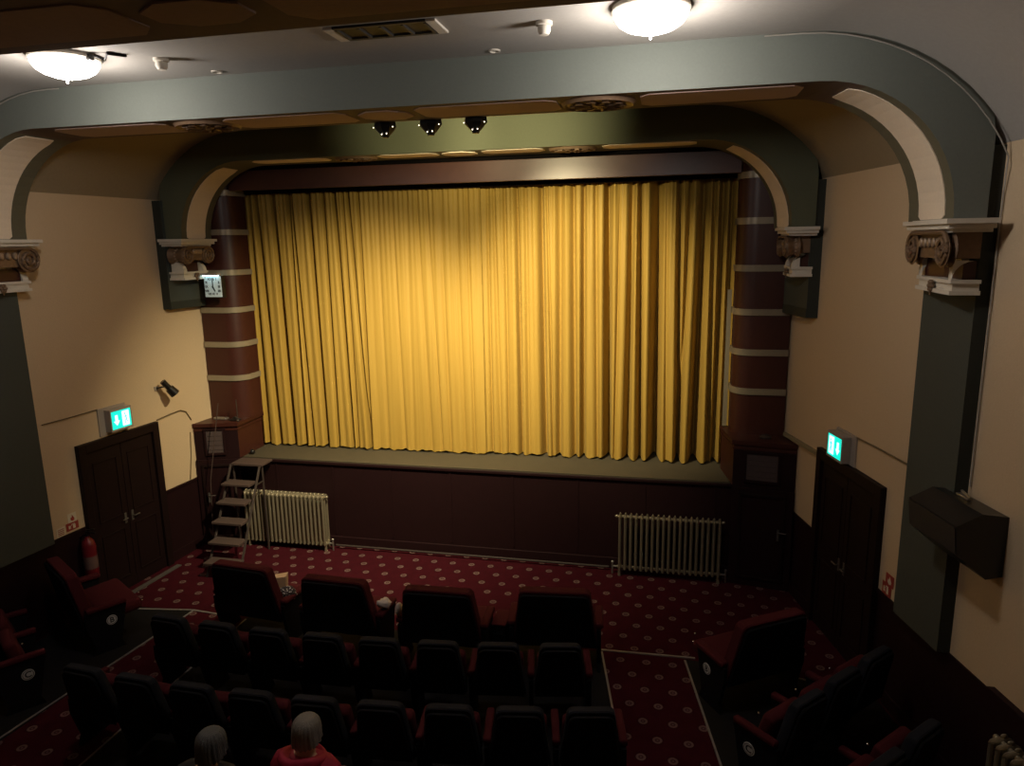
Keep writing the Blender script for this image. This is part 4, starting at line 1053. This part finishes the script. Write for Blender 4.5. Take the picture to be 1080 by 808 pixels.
def person(loc, rz, label, jacket, hairm, hood, head_dx=0):
    """seated figure, origin on the floor under the pelvis, facing +Y"""
    V, E, R = [], [], []
    def add(p, r, c=None):
        V.append(Vector(p)); R.append(r)
        if c is not None: E.append((c, len(V) - 1))
        return len(V) - 1
    pel = add((0, .0, .58), .15)
    sp1 = add((0, -.02, .74), .135, pel); sp2 = add((0, -.01, .90), .145, sp1); ch = add((0, .01, 1.00), .14, sp2)
    nk = add((head_dx * .3, .045, 1.085), .062, ch); hd = add((head_dx * .6, .065, 1.15), .062, nk); h2 = add((head_dx, .085, 1.225), .092, hd); h3 = add((head_dx, .085, 1.285), .075, h2)
    for s in (-1, 1):
        sh = add((s * .175, .015, 1.005), .07, ch); el = add((s * .235, .08, .76), .047, sh); wr = add((s * .13, .30, .665), .032, el)
        pm = add((s * .10, .36, .655), .036, wr)
        for k, (dx, ln) in enumerate(((-.028, .065), (-.010, .075), (.009, .07), (.027, .055))):
            f1 = add((s * .095 + dx, .405, .655), .0105, pm); f2 = add((s * .092 + dx, .405 + ln * .55, .645), .0095, f1); add((s * .09 + dx * .95, .405 + ln * .8, .622), .008, f2)
        t1 = add((s * .06, .365, .662), .0115, pm); add((s * .035, .395, .652), .0095, t1)
        hp = add((s * .095, .06, .565), .105, pel); kn = add((s * .125, .44, .56), .068, hp); an = add((s * .125, .46, .12), .042, kn); add((s * .13, .56, .05), .038, an)
    body = skin_body('person', V, E, R, (0,), M['skin'])
    body.location = loc; body.rotation_euler.z = rz
    tag(body, label, 'person')
    hx, hy, hz = V[h3].x, V[h3].y, 1.215
    # face
    b = MB()
    b.sphere((hx, hy + .095, hz - .005), (.014, .022, .026), u=10, v=8)
    b.build('nose', M['skin'], body, smooth='all')
    for s in (-1, 1):
        b = MB(); b.sphere((hx + s * .032, hy + .080, hz + .022), (.013, .010, .009), u=10, v=8); e = b.build('eye', M['signwhite'], body, smooth='all')
        b = MB(); b.sphere((hx + s * .032, hy + .089, hz + .022), (.006, .003, .006), u=8, v=6); b.build('iris', M['ink'], e)
        b = MB(); b.sphere((hx + s * .093, hy + .0, hz - .0), (.012, .024, .034), u=10, v=8); b.build('ear', M['skin'], body, smooth='all')
    b = MB(); b.tube([(hx - .026, hy + .080, hz - .05), (hx, hy + .092, hz - .052), (hx + .026, hy + .080, hz - .05)], [.004, .007, .004], n=6); b.build('mouth', M['redcl'], body, smooth='all')
    # hair: cap with a bob over the back of the head
    b = MB(); rows = []
    for j in range(13):
        t = j / 12; ph = rad(88 - 130 * t)
        row = []
        for i in range(72):
            a = 2 * PI * i / 72
            back = .5 - .5 * math.sin(a)                   # 1 behind, 0 in front
            p2 = max(ph, rad(30 - 95 * back ** .5))
            rr = .122 * (1 + (.25 + t) * (.030 * math.sin(i * 2.1 + 2 * t) + .022 * math.sin(i * 4.7 + 1) + .016 * math.sin(i * .7)))
            low = min(0, math.sin(p2)) * (.75 + .55 * back)
            row.append((hx + rr * .92 * (math.cos(p2 * .75) if p2 > 0 else 1.0 + .14 * math.sin(-p2)) * math.cos(a), hy - .010 + rr * 1.02 * (math.cos(p2 * .75) if p2 > 0 else 1.0 + .02 * math.sin(-p2)) * math.sin(a), hz + .045 + .105 * math.sin(max(p2, 0)) + .125 * low + .006 * t * math.sin(i * 1.9)))
        rows.append(row)
    V2 = b.grid(rows, 0, True); b.bm.faces.new(V2[0])
    b.build('hair', hairm, body, smooth='all')
    # jacket: torso and sleeves a little larger than the body
    jv, je, jr = [], [], []
    def ad(p, r, c=None):
        jv.append(Vector(p)); jr.append(r)
        if c is not None: je.append((c, len(jv) - 1))
        return len(jv) - 1
    j0 = ad((0, 0, .56), .175); j1 = ad((0, -.02, .74), .165, j0); j2 = ad((0, -.01, .90), .175, j1); j3 = ad((0, .005, 1.005), .16, j2); ad((head_dx * .3, .02, 1.075), .09, j3)
    for s in (-1, 1):
        a = ad((s * .215, .01, 1.015), .112, j3); c = ad((s * .265, .075, .77), .072, a); ad((s * .15, .27, .675), .05, c)
    skin_body('jacket', jv, je, jr, (0,), jacket, body)
    tv, te, tr = [Vector((0, .02, .57))], [], [.165]
    for s in (-1, 1):
        k0 = len(tv); tv += [Vector((s * .10, .08, .565)), Vector((s * .125, .445, .56)), Vector((s * .125, .462, .14))]; tr += [.115, .08, .06]; te += [(0, k0), (k0, k0 + 1), (k0 + 1, k0 + 2)]
    skin_body('trousers', tv, te, tr, (0,), M['trous'], body)
    for s in (-1, 1):
        b = MB(); b.box((s * .13, .54, .045), (.10, .27, .085), bev=.035, seg=3); b.build('shoe', M['black'], body, smooth=True)
    if hood:
        b = MB()
        rows = []
        for j in range(7):
            t = j / 6; row = []
            for i in range(20):
                a = 2 * PI * i / 20; back = .5 - .5 * math.sin(a)
                rr = .135 + .03 * math.sin(t * PI) + .02 * back
                row.append((head_dx * .4 + rr * 1.1 * math.cos(a), .015 + rr * math.sin(a) - .02 * back, 1.03 + .085 * t * (.5 + back) + .012 * math.sin(a * 3 + t * 4)))
            rows.append(row)
        rows.append([(p[0] * .8, p[1] * .8 + .01, p[2] - .02) for p in rows[-1]])
        rows.append([(p[0] * .75, p[1] * .7 + .01, p[2] - .06) for p in rows[-1]])
        b.grid(rows, 0, True); b.build('hood', jacket, body, smooth='all')
    return body
person((-2.71, 4.42, .0), -.06, 'person with grey hair in a red hooded jacket, seated at the bottom', M['redjk'], M['hair'], True, .0)
person((-3.40, 4.15, -.02), .03, 'grey-haired person in dark clothes, left of the person in red', M['darkjk'], M['hairD'], False, .03)
b = MB(); b.box((-3.64, 4.54, .633), (.11, .08, .04), R=Matrix.Rotation(.3, 3, 'Z'), bev=.015); o = b.build('folded_paper', M['paper']); tag(o, 'pale folded paper beside the person in dark clothes', 'paper')

# ------------------------------------------------------------------ lights
def spot(name, loc, tgt, e, size, blend, col, rad_=.04):
    l = bpy.data.lights.new(name, 'SPOT'); l.energy = e; l.spot_size = rad(size); l.spot_blend = blend; l.color = col; l.shadow_soft_size = rad_
    o = bpy.data.objects.new(name, l); COL.objects.link(o); o.location = loc
    o.rotation_euler = (Vector(tgt) - Vector(loc)).to_track_quat('-Z', 'Y').to_euler(); return o
WARM = (1.0, .85, .52)
spot('spot_lamp', SP[0], (-5.4, 11.1, 1.6), 1650, 84, 1.0, WARM)
spot('spot_lamp', SP[1], (-3.3, 11.1, 1.6), 950, 86, 1.0, WARM)
spot('spot_lamp', SP[2], (-1.3, 11.1, 3.8), 1400, 68, 1.0, WARM)
spot('spot_lamp', SP[1] + Vector((-.1, .05, -.02)), (-3.3, 9.75, 6.42), 170, 62, .9, (1.0, .88, .5))
spot('spot_lamp', SP[2] + Vector((.1, .05, -.02)), (-1.95, 9.75, 6.34), 300, 78, 1.0, (1.0, .88, .5))
w = bpy.data.worlds.new('dark_hall'); sc.world = w; w.use_nodes = True
w.node_tree.nodes['Background'].inputs[0].default_value = (.05, .045, .04, 1); w.node_tree.nodes['Background'].inputs[1].default_value = .02
